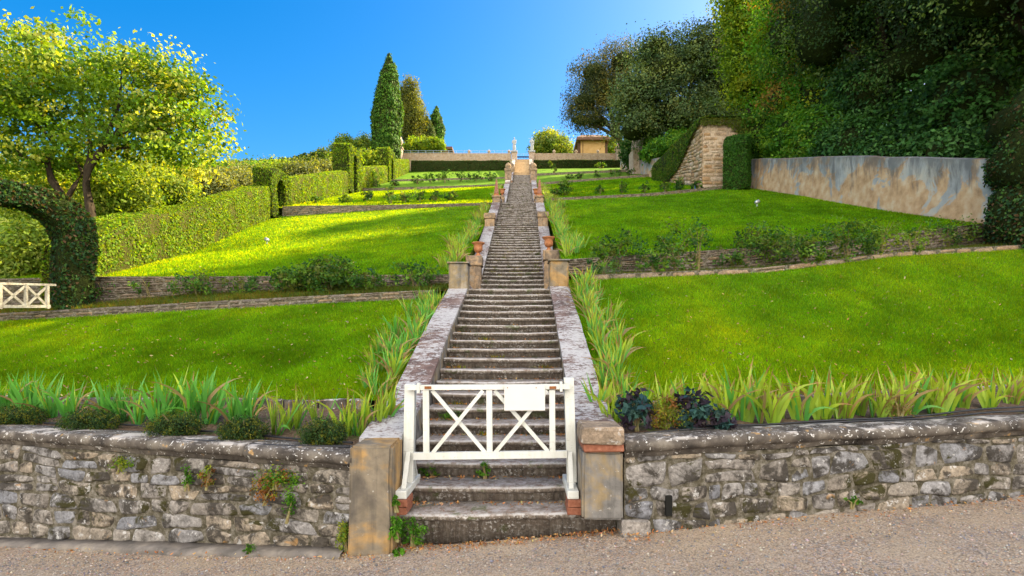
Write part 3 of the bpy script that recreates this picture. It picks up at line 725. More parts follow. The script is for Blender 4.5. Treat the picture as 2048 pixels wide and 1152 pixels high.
# ------------------------------------------------------------------ staircase
NOSE1 = [1027, 971.6, 923.8, 879.8, 846.4, 814.4, 785.6, 762, 737.6, 716, 696.9, 679.7, 664.1, 649.2, 634.9, 621.5, 610, 599.2, 588.3, 577.6]
nose = [(4.80+.3225*i, 1.7+(690-y)*(4.80+.3225*i)/F) for i, y in enumerate(NOSE1)]
stair = empty('garden_staircase', (0, 5, 0), 'long straight flight of worn lichened stone steps climbing the hill', 'staircase')
def step_mesh(y0, z0, y1, zb, x0=-.83, x1=.83, nseg=26, seed=0, thick=None, wob=.010, nl=.035):
    """nosing at (y0,z0), tread runs to y1, riser drops to zb"""
    r = min(.028, (z0-zb)*.22); prof = [(y1, zb), (y0+nl, zb), (y0+nl*.9, z0-r*2.6)]
    for a in np.linspace(-90, 90, 5): prof.append((y0+.012-.022*math.cos(math.radians(a)), z0-r+r*math.sin(math.radians(a))))
    prof += [(y0+.08, z0+.001), ((y0+y1)/2, z0-.004), (y1, z0+.002)]
    k = len(prof); V = []
    for i in range(nseg+1):
        x = x0+(x1-x0)*i/nseg
        for y, z in prof: V.append((x, y, z))
    V = np.array(V); fr = (V[:, 1] < y0+.2)
    sag = -.010*(1-(V[:, 0]/.83)**2)*fr
    V[:, 1] += fbm(V*np.array([5, 3, 3])+seed*3.1, 3, seed % 97)*wob*fr; V[:, 2] += fbm(V*np.array([4, 2, 2])+seed*1.7+20, 3, seed % 89)*wob*.7+sag
    Fl = [(i*k+j, (i+1)*k+j, (i+1)*k+(j+1) % k, i*k+(j+1) % k) for i in range(nseg) for j in range(k)]
    Fl += [tuple(range(k))[::-1], tuple(nseg*k+j for j in range(k))]
    return V, Fl
allsteps = []
for i, (y, z) in enumerate(nose):
    zb = nose[i-1][1]-.03 if i else gz(0)-.12
    y1 = nose[i+1][0]+.06 if i < 19 else 13.5
    allsteps.append((y, z, y1, zb))
def flight(ya, za, yb, zb, n, yend):
    for i in range(n):
        y = ya+(yb-ya)*i/n; z = za+(zb-za)*(i+1)/n
        y1 = ya+(yb-ya)*(i+1)/n+.05 if i < n-1 else yend
        allsteps.append((y+random.uniform(-.01, .01), z+random.uniform(-.006, .006), y1, z-(zb-za)/n-.05))
flight(13.35, 2.82, 26.3, 8.43, 38, 29.4); flight(29.3, 8.43, 42.6, 14.17, 39, 44.7); flight(44.6, 14.17, 53.7, 18.2, 27, 53.8)
s5 = len(allsteps); flight(53.7, 18.2, 68, 24.57, 42, 69)
for i, (y, z, y1, zb) in enumerate(allsteps[:100]):
    x0, x1 = (-.86, 1.14) if i == 0 else (-.82, .82)
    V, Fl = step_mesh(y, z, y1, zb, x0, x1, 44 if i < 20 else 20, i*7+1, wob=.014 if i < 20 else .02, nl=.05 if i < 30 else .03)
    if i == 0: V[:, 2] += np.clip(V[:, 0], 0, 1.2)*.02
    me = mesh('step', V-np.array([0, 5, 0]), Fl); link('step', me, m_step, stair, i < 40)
for nm, sl, m in (('upper_steps', allsteps[100:s5], m_step), ('sandy_steps', allsteps[s5:], m_sandy)):
    VV = []; FF = []; o = 0
    for i, (y, z, y1, zb) in enumerate(sl):
        V, Fl = step_mesh(y, z, y1, zb, nseg=8, seed=i*5+3, wob=.02); VV.append(V-np.array([0, 5, 0])); FF += [tuple(a+o for a in f) for f in Fl]; o += len(V)
    ob = link(nm, mesh(nm, np.concatenate(VV), FF), m, stair); ob['kind'] = 'stuff'

# parapets beside each flight
def parapet(side, pts, label, seed, cop=.055, copw=.37, m=None):
    """pts: (Y, Ztop, Zfoot)"""
    s = side; xin, xout = s*.805, s*1.175
    t = empty('stair_parapet', (s*.99, pts[0][0], pts[0][2]), label, 'parapet')
    ysub = []; 
    for (a, b) in zip(pts[:-1], pts[1:]):
        n = max(2, int((b[0]-a[0])/.25))
        for q in range(n): f = q/n; ysub.append(tuple(a[j]+(b[j]-a[j])*f for j in range(3)))
    ysub.append(pts[-1]); n = len(ysub)
    def prism(x0, x1, top, bot, wob, sd):
        V = []
        for (y, zt, zf) in ysub:
            zt_, zb_ = top(zt, zf), bot(zt, zf); V += [(x0, y, zb_), (x0, y, zt_), ((x0+x1)/2, y, zt_+.004), (x1, y, zt_), (x1, y, zb_)]
        V = np.array(V); V += np.stack([fbm(V*3.1, 3, sd), 0*V[:, 0], fbm(V*4+9, 3, sd+1)], 1)*wob
        k = 5; Fl = [(i*k+j, (i+1)*k+j, (i+1)*k+(j+1) % k, i*k+(j+1) % k) for i in range(n-1) for j in range(k)]
        if x1 > x0: Fl = [f[::-1] for f in Fl]
        Fl += [tuple(range(k)), tuple((n-1)*k+j for j in range(k))[::-1]]
        return V, Fl
    V, Fl = prism(xin+s*.025, xout-s*.02, lambda a, b: a-cop+.004, lambda a, b: b-.25, .012, seed)
    link('wall_body', mesh('wall_body', rel(t, V), Fl), m_plas, t)
    V, Fl = prism(xin, xin+s*copw, lambda a, b: a, lambda a, b: a-cop, .012, seed+5)
    link('coping', mesh('coping', rel(t, V), Fl), m or m_pcop, t)
    return t
f1 = [(4.95, .865, .15), (6.18, 1.14, .7), (8.07, 1.88, 1.5), (10.72, 2.80, 2.6)]
f1r = [(4.95, .90, .15), (6.18, 1.17, .7), (8.07, 1.90, 1.5), (10.72, 2.84, 2.6)]
parapet(-1, f1, 'left parapet of the lowest flight with red-brown lichened coping', 1)
parapet(1, f1r, 'right parapet of the lowest flight, coping crusted with white lichen', 2)
def fl(y0, y1, d): return [(y, HS(y)+d, HS(y)-.2) for y in np.linspace(y0, y1, 5)]
for s, wd in ((-1, 'left'), (1, 'right')):
    parapet(s, [(11.1, 2.92, 2.6), (13.95, 2.92, 2.6)], wd+' low parapet along the first stair landing', 3+s)
    parapet(s, fl(14.5, 20.15, .28), wd+' white-topped parapet of the stairs just above the terracotta urn', 6+s)
    parapet(s, fl(20.65, 24.95, .32), wd+' purple-brown parapet of the stairs just below the obelisk', 9+s)
    parapet(s, fl(25.45, 29.2, .30), wd+' parapet between the obelisk and the second urn', 30+s)
    parapet(s, fl(29.75, 42.3, .34), wd+' parapet of the long third stair flight', 12+s)
    parapet(s, fl(43.1, 53.8, .36), wd+' parapet of the fourth stair flight under the sandy steps', 15+s)
    parapet(s, fl(54.4, 66.2, .40), wd+' parapet beside the sandy top steps', 18+s)

def pillar(s, y, z0, z1, label, w=.36, dpt=.4, m=None, cap=.0, capm=None, taper=.0, xc=None, bev=.02):
    xc = s*.985 if xc is None else xc
    t = empty('stone_pillar', (xc, y+dpt/2, z0), label, 'pillar')
    b = MB(); zt = z1-cap
    r = bmesh.ops.create_cube(b.bm, size=1.0)
    for v in r['verts']:
        g = 1+(taper if v.co.z < 0 else 0); v.co = Vector((xc+v.co.x*w*g, y+dpt/2+v.co.y*dpt*g, (z0+zt)/2+v.co.z*(zt-z0)))
    bmesh.ops.bevel(b.bm, geom=list(b.bm.edges), offset=bev, segments=2, affect='EDGES')
    bmesh.ops.subdivide_edges(b.bm, edges=[e for e in b.bm.edges if e.calc_length() > .15], cuts=5, use_grid_fill=True)
    V = np.array([v.co[:] for v in b.bm.verts]); dd = np.stack([fbm(V*5+q*7, 3, q+3) for q in range(3)], 1)*.014
    for v, d_ in zip(b.bm.verts, dd): v.co += Vector(d_)
    b.build('shaft', m or m_plas, t)
    if cap:
        c = MB(); c.box(xc-w/2-.03, xc+w/2+.03, y-.03, y+dpt+.03, zt+.002, zt+cap, min(.02, cap*.3)); c.build('cap', capm or m_pillar2, t, jitter=.004)
    return t
pillar(-1, 4.56, -.12, .865, 'broad ochre-stained pillar left of the white gate, end of the wall', .34, .42, m_ochre, taper=.10, xc=-.965)
t = pillar(1, 4.56, .245, .815, 'grey cement pillar with a brick top right of the white gate', .33, .40, m_plas, taper=.03, xc=.965)
c = MB(); c.box(.80, 1.135, 4.525, 4.96, .817, .88, .01); c.build('brick_course', m_brick, t, jitter=.004)
c = MB(); c.box(.785, 1.13, 4.50, 4.96, .882, 1.02, .02); c.build('cap', m_curb, t, jitter=.008)
c = MB(); c.box(1.12, 1.36, 4.58, 4.8, .05, .235, .02); tag(c.build('foot_stone', m_rubble, jitter=.01), 'small grey block on the gravel beside the grey cement pillar', 'stone')
pillar(-1, 10.72, 2.3, 3.32, 'dark-topped cement pillar at the top of the lowest flight, left side', .37, .42, m_plas, cap=.03, capm=m_plas)
pillar(1, 10.72, 2.3, 3.37, 'ochre and grey pillar at the top of the lowest flight, right side', .37, .42, m_ochre, cap=.03, capm=m_plas)
pillar(-1, 14.0, 2.7, 3.98, 'worn pillar under the nearest urn on the left', .36, .42, m_pillar2, cap=.26)
pillar(1, 14.0, 2.7, 4.12, 'worn pillar under the nearest urn on the right', .36, .42, m_pillar2, cap=.26)
pillar(-1, 20.2, 5.3, 6.55, 'brown pillar halfway up the second flight, left side', .36, .4, m_pillar2, cap=.2)
pillar(1, 20.2, 5.3, 6.6, 'brown pillar halfway up the second flight, right side', .36, .4, m_pillar2, cap=.2)
pillar(-1, 25.0, 7.4, 8.5, 'pale pillar carrying the left obelisk', .36, .4, m_pillar2, cap=.08)
pillar(1, 25.0, 7.4, 8.5, 'pale pillar carrying the right obelisk', .36, .4, m_pillar2, cap=.08)
for s, wd in ((-1, 'left'), (1, 'right')):
    pillar(s, 29.2, 8.2, 9.66, 'pillar under the second terracotta urn, '+wd+' of the stairs', .36, .45, m_pillar2, cap=.25)
    pillar(s, 42.3, 13.5, 15.3, 'tall rough pillar at the top of the third flight, '+wd+' side', .5, .6, m_pillar2, cap=.2)
    pillar(s, 53.8, 17.6, 19.1, 'rough pillar below the sandy steps, '+wd+' side', .5, .6, m_pillar2, cap=.2)
    b = MB(); b.lathe([(.02, -.02), (.2, 0), (.17, .08), (.24, .2), (.22, .34), (.12, .46), (.02, .52)], (s*.985, 42.6, 15.3), 12)
    tag(b.build('stone_finial', m_pillar2, smooth=True), 'rounded stone finial on the tall rough pillar, '+wd+' of the third flight', 'finial')
    b = MB(); b.lathe([(.02, -.02), (.2, 0), (.17, .08), (.24, .2), (.22, .34), (.12, .46), (.02, .52)], (s*.985, 54.1, 19.1), 12)
    tag(b.build('stone_finial', m_pillar2, smooth=True), 'rounded stone finial below the sandy steps, '+wd+' side', 'finial')

# terracotta urns on the pillars
def urn(loc, s, label):
    t = empty('terracotta_urn', loc, label, 'urn')
    b = MB(); b.lathe([(.075, 0), (.08, .02), (.06, .035), (.035, .07), (.032, .09)], loc if s == 1 else loc, 20)
    for v in b.bm.verts: v.co = Vector(loc)+(v.co-Vector(loc))*s
    b.build('foot', m_terra, t, True)
    b = MB(); b.lathe([(.032, .088), (.075, .11), (.098, .15), (.10, .19), (.095, .235), (.115, .275), (.145, .295), (.15, .31), (.14, .316), (.12, .30), (.09, .25), (.02, .24)], loc, 24)
    for v in b.bm.verts: v.co = Vector(loc)+(v.co-Vector(loc))*s
    b.build('bowl', m_terra, t, True); return t
urn((-.89, 14.2, 3.98), 1.15, 'rusty terracotta urn on the left, nearest to the gate')
urn((.93, 14.2, 4.12), 1.15, 'terracotta urn on the right, nearest to the gate')
urn((-.9, 29.45, 9.66), 1.2, 'bright orange urn just above the left obelisk'); urn((.9, 29.45, 9.66), 1.2, 'orange urn half hidden by the right obelisk')
urn((-.9, 45.0, 14.65), 1.35, 'small distant urn on the left parapet of the upper stairs'); urn((.9, 45.0, 14.65), 1.35, 'small distant urn on the right parapet of the upper stairs')
def obelisk(x, y, z, label):
    t = empty('stone_obelisk', (x, y, z), label, 'obelisk')
    b = MB(); b.box(x-.14, x+.14, y-.14, y+.14, z, z+.05, .008); b.lathe([(.16, .052), (.17, .09), (.11, .13)], (x, y, z), 4, rot=math.pi/4); b.build('plinth', m_terra, t)
    b = MB(); b.lathe([(.15, .132), (.05, .74), (.004, .80)], (x, y, z), 4, rot=math.pi/4); b.build('shaft', m_obel, t)
obelisk(-.985, 25.2, 8.5, 'red-brown stone obelisk on the left of the stairs'); obelisk(.985, 25.2, 8.5, 'dark brown obelisk on the right of the stairs')

# ------------------------------------------------------------------ white barrier gate
def gate():
    Y = 5.0
    t = empty('barrier_gate', (0, Y, .37), 'white wooden barrier gate with two crossed panels across the bottom steps', 'gate')
    q = lambda px, py: Vector(P(px, py, Y))
    for s, (x0, x1, zt, lean) in ((-1, (-.785, -.69, 1.34, -.012)), (1, (.675, .765, 1.40, .03))):
        b = MB(); b.box(x0, x1, Y+.03, Y+.12, .44, zt, .006)
        for v in b.bm.verts: v.co.x += -(v.co.z-zt)*0.02*s*(1 if s < 0 else 1.6)
        for f in (1,): pass
        pp = b.build('post', m_white, t)
        xm = (x0+x1)/2+.012*s
        c = MB(); c.box(xm-.05, xm+.05, 4.72, 5.36, .375, .445, .008); c.build('foot_beam', m_white, t)
        c = MB(); c.bar((xm-.01*s, 4.80, .44), (xm-.005*s, Y+.02, .72), .04, .03); c.build('brace', m_white, t)
        c = MB(); c.bar((xm+.01, 5.31, .44), (xm+.01, Y+.13, .72), .04, .03); c.build('brace', m_white, t)
        c = MB(); c.box(x0-.035, x1+.035, Y+.02, Y+.13, zt-.085, zt-.07); c.build('iron_strap', m_rust, pp)
    c = MB(); c.bar(q(815, 775), q(1140, 773), .045, .046); c.build('top_rail', m_white, t)
    c = MB(); c.bar(q(827, 912), q(1134, 908), .045, .064); c.build('bottom_rail', m_white, t)
    for px, w_ in ((852, .054), (978.5, .052), (1104, .052)):
        c = MB(); c.bar(q(px, 780), q(px+1, 906), .035, w_, (1, 0, 0)); c.build('stile', m_white, t)
    for a, b_, off in (((864, 781), (970, 905), .012), ((966, 781), (866, 905), -.012), ((989, 781), (1096, 903), .012), ((1094, 781), (990, 905), -.012)):
        c = MB(); p0, p1 = q(*a), q(*b_); p0.y += off; p1.y += off; c.bar(p0, p1, .022, .040, (0, 1, 0)) if False else c.bar(p0, p1, .034, .022, (0, 1, 0)); c.build('cross_brace', m_white, t)
    for x in (-.56, .40, .57):
        c = MB(); z = 1.315; c.box(x-.03, x+.03, Y-.032, Y-.026, z-.012, z+.012); c.build('rusty_bolt', m_rust, t)
    for px, py in ((838, 776), (1122, 773)):
        p = q(px, py); c = MB(); c.box(p.x-.012, p.x+.012, Y-.035, Y+.035, p.z-.045, p.z+.045, .003); c.build('rail_clamp', m_white, t)
gate()
sb = MB(); a = P(1008.5, 821, 4.955); b_ = P(1090, 770, 4.955); sb.box(a[0], b_[0], 4.945, 4.957, a[2], b_[2], .002)
sg = empty('sign_board', (a[0], 4.95, a[2]), 'blank off-white rectangular panel hung on the gate top rail', 'sign board')
sb.build('panel', m_sign, sg)
for x in (a[0]+.03, b_[0]-.08):
    s_ = MB(); s_.box(x-.004, x+.004, 4.940, 4.944, b_[2]-.028, b_[2]-.020); s_.build('screw', m_rust, sg)
for (x, z, l) in ((-.755, .245, 'lower red brick under the left gate foot'), (-.75, .311, 'upper red brick under the left gate foot'), (.74, .245, 'lower red brick under the right gate foot'), (.745, .311, 'upper red brick under the right gate foot')):
    b = MB(); b.box(x-.06, x+.06, 4.70, 4.95, z, z+.062, .006); tag(b.build('loose_brick', m_brick, jitter=.002), l, 'brick')

# ------------------------------------------------------------------ terrace walls
def rowpath(row, x0, x1, n, h, dz=0, dy=0):
    out = []
    for x in np.linspace(x0, x1, n):
        p = row.at(x); out.append(((x, p[1]+dy, p[2]+dz), (x, p[1]+dy+.02, p[2]+dz+h(x))))
    return out
# left: low kerb wall behind lawn 1, dry stone wall behind the bed
wall_thing('terrace_wall', rowpath(Lr['l1b'], -12.3, -1.5, 14, lambda x: .22, -.04), 'low three-course stone edging above the bottom left lawn', 'garden wall', m_rubble2, (.058, .075), (.2, .42), .005, .03, 21, th=.18, res=(5, 3), wav=.003)
wall_thing('terrace_wall', rowpath(Lr['b2b'], -12.3, -1.2, 14, lambda x: float(Lr['l2a'].at(x)[2]-Lr['b2b'].at(x)[2])+.10, -.08), 'dry stone wall under the sunlit left lawn behind the roses', 'garden wall', m_rubble2, (.05, .10), (.16, .5), .006, .04, 22, th=.2, res=(5, 3), wav=.01)
wall_thing('terrace_wall', rowpath(Rr['b2b'], 1.2, 12.6, 14, lambda x: float(Rr['l2a'].at(x)[2]-Rr['b2b'].at(x)[2])+.10, -.08), 'dark dry stone wall behind the rose bed on the right', 'garden wall', m_rubble2, (.05, .10), (.16, .45), .008, .05, 23, th=.24, res=(5, 3), wav=.014)
t = wall_thing('stone_edging', rowpath(Rr['l1b'], 1.5, 12.6, 16, lambda x: .16, -.05), 'low edging of thin pale stones above the bottom right lawn', 'edging', m_curb, (.15, .17), (.25, .7), .008, .03, 24, th=.09, res=(6, 4), wav=.012)
# stone curbs behind the iris beds
def curbstones(row, x0, x1, label, seed, h=.12, m=None):
    t = empty('stone_edging', tuple(row.at((x0+x1)/2)), label, 'edging'); r = random.Random(seed); x = x0; b = MB()
    while x < x1:
        l = r.uniform(.35, .6); p = row.at(x); q = row.at(min(x+l, x1)); b.bar(p+np.array([.01, .03, h/2-.05+r.uniform(-.015, .015)]), q+np.array([-.01, .03, h/2-.05+r.uniform(-.015, .015)]), .09, h+.08); x += l
    bmesh.ops.bevel(b.bm, geom=list(b.bm.edges), offset=.014, segments=1, affect='EDGES')
    b.build('edging_stones', m or m_coping, t, jitter=.006)
curbstones(Lr['curb'], -9.5, -1.5, 'half-buried grey edging stones behind the left iris bed', 5, .11)
curbstones(Rr['curb'], 1.5, 9.5, 'half-buried edging stones behind the right iris bed', 6, .10)
def thinwall(nm, rows, a, b, x0, x1, label, seed, m=m_curb):
    h = lambda x: float(rows[b].at(x)[2]-rows[a].at(x)[2])+.05
    wall_thing(nm, rowpath(rows[a], x0, x1, 10, h, -.04, -.02), label, 'garden wall', m, (.07, .12), (.3, .8), .008, .03, seed, th=.3, res=(3, 2), wav=.005)
thinwall('terrace_wall', Lr, 'l2b', 'l3a', -11.3, -1.2, 'low wall along the back of the sunlit left lawn', 31)
thinwall('terrace_wall', Lr, 'l3b', 'l4a', -12.4, -1.2, 'distant low wall behind the third left lawn', 32)
thinwall('terrace_wall', Lr, 'l4b', 'l5a', -12.9, -1.2, 'farthest low wall on the left below the clipped hedge', 33)
thinwall('stone_edging', Rr, 'l2b', 'l3a', 1.2, 11.7, 'thin dark stone edging behind the broad right lawn', 34)
thinwall('stone_edging', Rr, 'l3b', 'l4a', 1.2, 11.0, 'distant dark edging halfway up the right slope', 35)
thinwall('stone_edging', Rr, 'l4b', 'l5a', 1.2, 10.3, 'farthest edging on the right below the clipped hedge', 36)

# ------------------------------------------------------------------ right boundary: plaster walls, buttress
def plain_wall(name, pts, th, label, m, nz=10, sub=.35, wob=.02, cat='wall', topw=.03):
    """pts: (X, Y, Zfoot, Ztop); thickness to +X side; colour attribute carries the height along the wall"""
    a = np.array(pts, float); seg = np.r_[0, np.cumsum(np.hypot(np.diff(a[:, 0]), np.diff(a[:, 1])))]
    n = max(2, int(seg[-1]/sub)); U = np.linspace(0, seg[-1], n+1); R = np.stack([np.interp(U, seg, a[:, j]) for j in range(4)], 1)
    R[:, 3] += vnoise(np.stack([U*.8, 0*U, 0*U], 1), 3)*topw
    d = np.gradient(R[:, :2], axis=0); nn = np.stack([-d[:, 1], d[:, 0]], 1); nn /= np.linalg.norm(nn, axis=1)[:, None]
    V = []; Cc = []; prof = []
    for k in range(nz+1): prof.append((0, k/nz))
    prof += [(.5, 1.02), (1, 1), (1, 0)]
    for i in range(n+1):
        for o_, t_ in prof:
            V.append((R[i, 0]+nn[i, 0]*th*o_, R[i, 1]+nn[i, 1]*th*o_, R[i, 2]+(R[i, 3]-R[i, 2])*t_)); Cc.append((min(t_, 1),)*3)
    V = np.array(V); V += np.stack([fbm(V*1.3, 3, 5), fbm(V*1.3+9, 3, 6), 0*V[:, 0]], 1)*wob
    k = len(prof); Fc = np.array([(i*k+j, i*k+(j+1) % k, (i+1)*k+(j+1) % k, (i+1)*k+j)[::-1] for i in range(n) for j in range(k)])
    Fe = [tuple(range(k)), tuple(n*k+j for j in range(k))[::-1]]
    me = mesh(name, V, [tuple(f) for f in Fc]+Fe, np.array(Cc)); o = link(name, me, m, None, False)
    return tag(o, label, cat)
plain_wall('plaster_wall', [(11.62, 27.6, 9.1, 11.02), (11.8, 18.3, 5.9, 7.95), (12.1, 13.3, 4.2, 6.15)], .35, 'long blue-grey plaster wall peeling to orange, right of the broad lawn', m_peel)
plain_wall('plaster_wall', [(10.1, 56.5, 19.0, 20.95), (10.1, 48.9, 16.2, 18.3)], .4, 'far pale plaster wall running down from the clipped hedge', m_peel, topw=.1)
plain_wall('plaster_wall', [(10.1, 47.0, 15.4, 17.5), (10.15, 39.0, 13.0, 14.95)], .4, 'short grey plaster wall between the broken pillar and the buttress', m_peel, topw=.05)
b = MB(); b.box(9.6, 10.15, 47.2, 48.7, 15.5, 18.6, .05); b.bar((9.9, 47.5, 18.4), (10.3, 48.2, 20.2), .7, .6); 
tag(b.build('broken_pillar', m_pale, jitter=.08), 'tall broken plaster pier standing in the far plaster wall', 'pillar')
b = MB(); b.box(9.35, 10.0, 38.2, 38.9, 12.5, 14.0, .15); tag(b.build('boulder_pier', m_curb, jitter=.05), 'short dark rounded stone pier at the foot of the far plaster wall', 'pier')
# buttress: front face towards the gate and a long side face towards the stairs
bt = empty('stone_buttress', (10.2, 28.6, 9.5), 'tall warm-coloured stone buttress with grass growing over its top', 'buttress')
bx0, bx1, by = 9.40, 11.3, 28.2
pf = [((x, by, 9.2), (x+.05, by+.12, 13.2)) for x in np.linspace(bx0, bx1, 3)]
v1, f1_ = stones(pf, None, (.16, .26), (.35, .8), .012, .035, 41, .0, (5, 4), .1)
ys_ = np.linspace(38.6, by, 10); ps = [((9.35, y, G(9.3, y)-.2), (9.42, y, float(np.interp(y, [28.2, 33, 38.6], [13.25, 13.7, 14.2])))) for y in ys_]
v2, f2_ = stones(ps, None, (.16, .30), (.3, .8), .012, .07, 42, .03, (4, 3), .5)
v3 = np.array([(bx0+.02, by+.02, 8.8), (bx1, by+.02, 8.8), (bx1, 38.6, 11), (bx0+.02, 38.6, 11), (bx0+.06, by+.1, 13.2), (bx1, by+.1, 13.3), (bx1, 38.6, 14.3), (bx0+.06, 38.6, 14.2)])
f3_ = np.array([(0, 1, 5, 4), (1, 2, 6, 5), (2, 3, 7, 6), (3, 0, 4, 7), (4, 5, 6, 7), (0, 3, 2, 1)])
Vm, Fm, _, mim = merge([(v1, f1_, None, 0), (v2, f2_, None, 0), (v3, f3_, None, 1)])
m_warmmortar = plaster('pale_mortar', (.25, .18, .11), (.36, .28, .2), (.42, .33, .24), (.3, .2, .12), 2)
link('stonework', mesh('stonework', rel(bt, Vm), Fm, None, mim), [m_warm, m_warmmortar], bt)
GREENG = [(.05, .13, .012), (.09, .17, .02), (.04, .10, .012), (.14, .17, .03)]
def cover(name, V, Fc, n, size, cols, out, parent=None, label=None, cat=None, kind=None, m=None, spread=.7, seed=1, dens=None, core=True, mc=None, up=.3, aspect=.65, droop=.3):
    r = np.random.default_rng(seed); p, nn = sample(V, Fc, n, r, dens)
    nz_ = fbm(p*1.6+seed, 3, seed); p = p+nn*(r.normal(.0, .35, n)*out+nz_*out*1.2)[:, None]
    v, f, c = leafs(p, nn+np.array([0, 0, up]), size, palette(n, cols, .16, r)*(1+.25*nz_[:, None]), spread, aspect, r, droop)
    parts = [(v, f, np.clip(c, .001, 1), 0)]
    if core: parts.append((V, Fc, None, 1))
    V2, F2, C2, m2 = merge(parts); o = link(name, mesh(name, rel(parent, V2) if parent else V2, F2, C2, m2), [m or m_leaf, mc or m_core], parent)
    return tag(o, label, cat, None, kind)
# grass and creeper over the buttress
Vt = []; 
for y in np.linspace(by-.02, 38.8, 14):
    zt = float(np.interp(y, [28.2, 33, 38.8], [13.28, 13.75, 14.3])); dr = float(np.interp(y, [28.2, 29.5, 32, 36, 38.8], [.15, .5, 1.6, 2.2, 2.6]))
    Vt += [(9.26, y, zt-dr), (9.28, y, zt+.02), (9.6, y, zt+.12), (11.4, y, zt+.15)]
Fg = np.array([(i*4+j, i*4+j+1, (i+1)*4+j+1, (i+1)*4+j)[::-1] for i in range(13) for j in range(3)])
cover('creeper', np.array(Vt), Fg, 22000, .12, GREENG, .10, bt, m=m_leaf, seed=3, droop=2.0, aspect=.35)
Vt = []
for x in np.linspace(9.3, 12.4, 8): Vt += [(x, by-.05, 13.1-(.15 if x < 10.5 else (x-10.5)*.8)), (x, by-.03, 13.32), (x, by+.5, 13.4)]
Fg = np.array([(i*3+j, (i+1)*3+j, (i+1)*3+j+1, i*3+j+1) for i in range(7) for j in range(2)])
cover('grass_fringe', np.array(Vt), Fg, 5000, .12, [(.10, .14, .02), (.14, .16, .03), (.06, .12, .02)], .07, bt, seed=4, droop=2.0, aspect=.3, core=False)

# ------------------------------------------------------------------ clipped hedges and arches
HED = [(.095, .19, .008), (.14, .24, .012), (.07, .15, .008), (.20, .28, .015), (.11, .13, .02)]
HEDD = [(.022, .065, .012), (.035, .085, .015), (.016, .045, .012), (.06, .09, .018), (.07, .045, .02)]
def hedge(pts, th, label, n, size, cols, seed, side=-1, out=.05, cat='hedge', mc=None):
    """pts (X, Y, Zfoot, Ztop) of the face towards the stairs; grows away by th"""
    a = np.array(pts, float); seg = np.r_[0, np.cumsum(np.hypot(np.diff(a[:, 0]), np.diff(a[:, 1])))]
    k_ = max(4, int(seg[-1]/.4)); U = np.linspace(0, seg[-1], k_+1); R = np.stack([np.interp(U, seg, a[:, j]) for j in range(4)], 1)
    d = np.gradient(R[:, :2], axis=0); nn = np.stack([-d[:, 1], d[:, 0]], 1)*side*-1; nn /= np.linalg.norm(nn, axis=1)[:, None]
    prof = [(.06, 0), (0, .25), (-.02, .6), (.0, .94), (.06, 1.0), (.5, 1.01), (.94, 1.0), (1, .94), (1, .0)]
    V = np.array([(R[i, 0]+nn[i, 0]*th*o, R[i, 1]+nn[i, 1]*th*o, R[i, 2]+(R[i, 3]-R[i, 2])*t) for i in range(k_+1) for o, t in prof])
    k = len(prof); F1 = [(i*k+j, i*k+j+1, (i+1)*k+j+1, (i+1)*k+j) for i in range(k_) for j in range(k-1)]
    fl_ = lambda f: f[::-1]
    Fe = [(0, 8, 7, 1), (1, 7, 6, 2), (2, 6, 5, 3), (3, 5, 4, 4)]; Fe = [(0, 1, 7, 8), (1, 2, 6, 7), (2, 3, 5, 6), (3, 4, 5, 5)]
    F1 += [tuple(x for x in f) for f in Fe]+[tuple(k_*k+x for x in f)[::-1] for f in Fe]
    Fc = np.array(F1)
    c0 = V.mean(0); # orientation check on the first face
    f0 = Fc[k//2*0+2]; nrm = np.cross(V[f0[1]]-V[f0[0]], V[f0[3]]-V[f0[0]]); 
    if np.dot(nrm[:2], nn[0]) > 0: Fc = Fc[:, ::-1]
    V = V+np.stack([fbm(V*.9, 2, seed), fbm(V*.9+4, 2, seed+1), fbm(V*.9+8, 2, seed+2)], 1)*.05
    return cover('clipped_hedge', V, Fc, n, size, cols, out, None, label, cat, seed=seed, mc=mc or m_corew)
hx = lambda y: float(np.interp(y, [12.9, 18, 25.2, 28, 37.5, 42.5, 52, 54.5, 64], [-9.9, -10.6, -11.5, -11.5, -12.1, -12.1, -12.6, -12.6, -13.0]))
def hp(y0, y1, h0, h1, n=5): return [(hx(y), y, G(hx(y), y)-.15, G(hx(y), y)+h) for y, h in zip(np.linspace(y0, y1, n), np.linspace(h0, h1, n))]
hedge(hp(12.9, 25.6, 1.33, 1.52, 7), 1.0, 'long sunlit clipped hedge along the left edge of the lower left lawn', 75000, .075, HED, 51)
hedge(hp(27.3, 38.6, 1.35, 1.6), 1.0, 'sunlit clipped hedge between the second and third arches from the left', 32000, .10, HED, 52)
hedge(hp(41.3, 51.9, 1.7, 1.5), 1.1, 'shaded clipped hedge between the third and fourth arches', 16000, .12, HED, 53)
hedge(hp(54.0, 63.2, 1.9, 1.45), 1.1, 'bright clipped hedge in front of the urn pillar', 14000, .13, HED, 54)
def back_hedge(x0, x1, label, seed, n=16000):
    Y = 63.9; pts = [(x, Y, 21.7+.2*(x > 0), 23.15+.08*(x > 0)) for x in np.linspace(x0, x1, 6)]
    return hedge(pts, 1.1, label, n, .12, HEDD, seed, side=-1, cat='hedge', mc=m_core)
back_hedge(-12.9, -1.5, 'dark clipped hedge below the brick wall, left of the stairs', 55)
back_hedge(1.4, 11.4, 'dark clipped hedge below the brick wall, right of the stairs', 56)
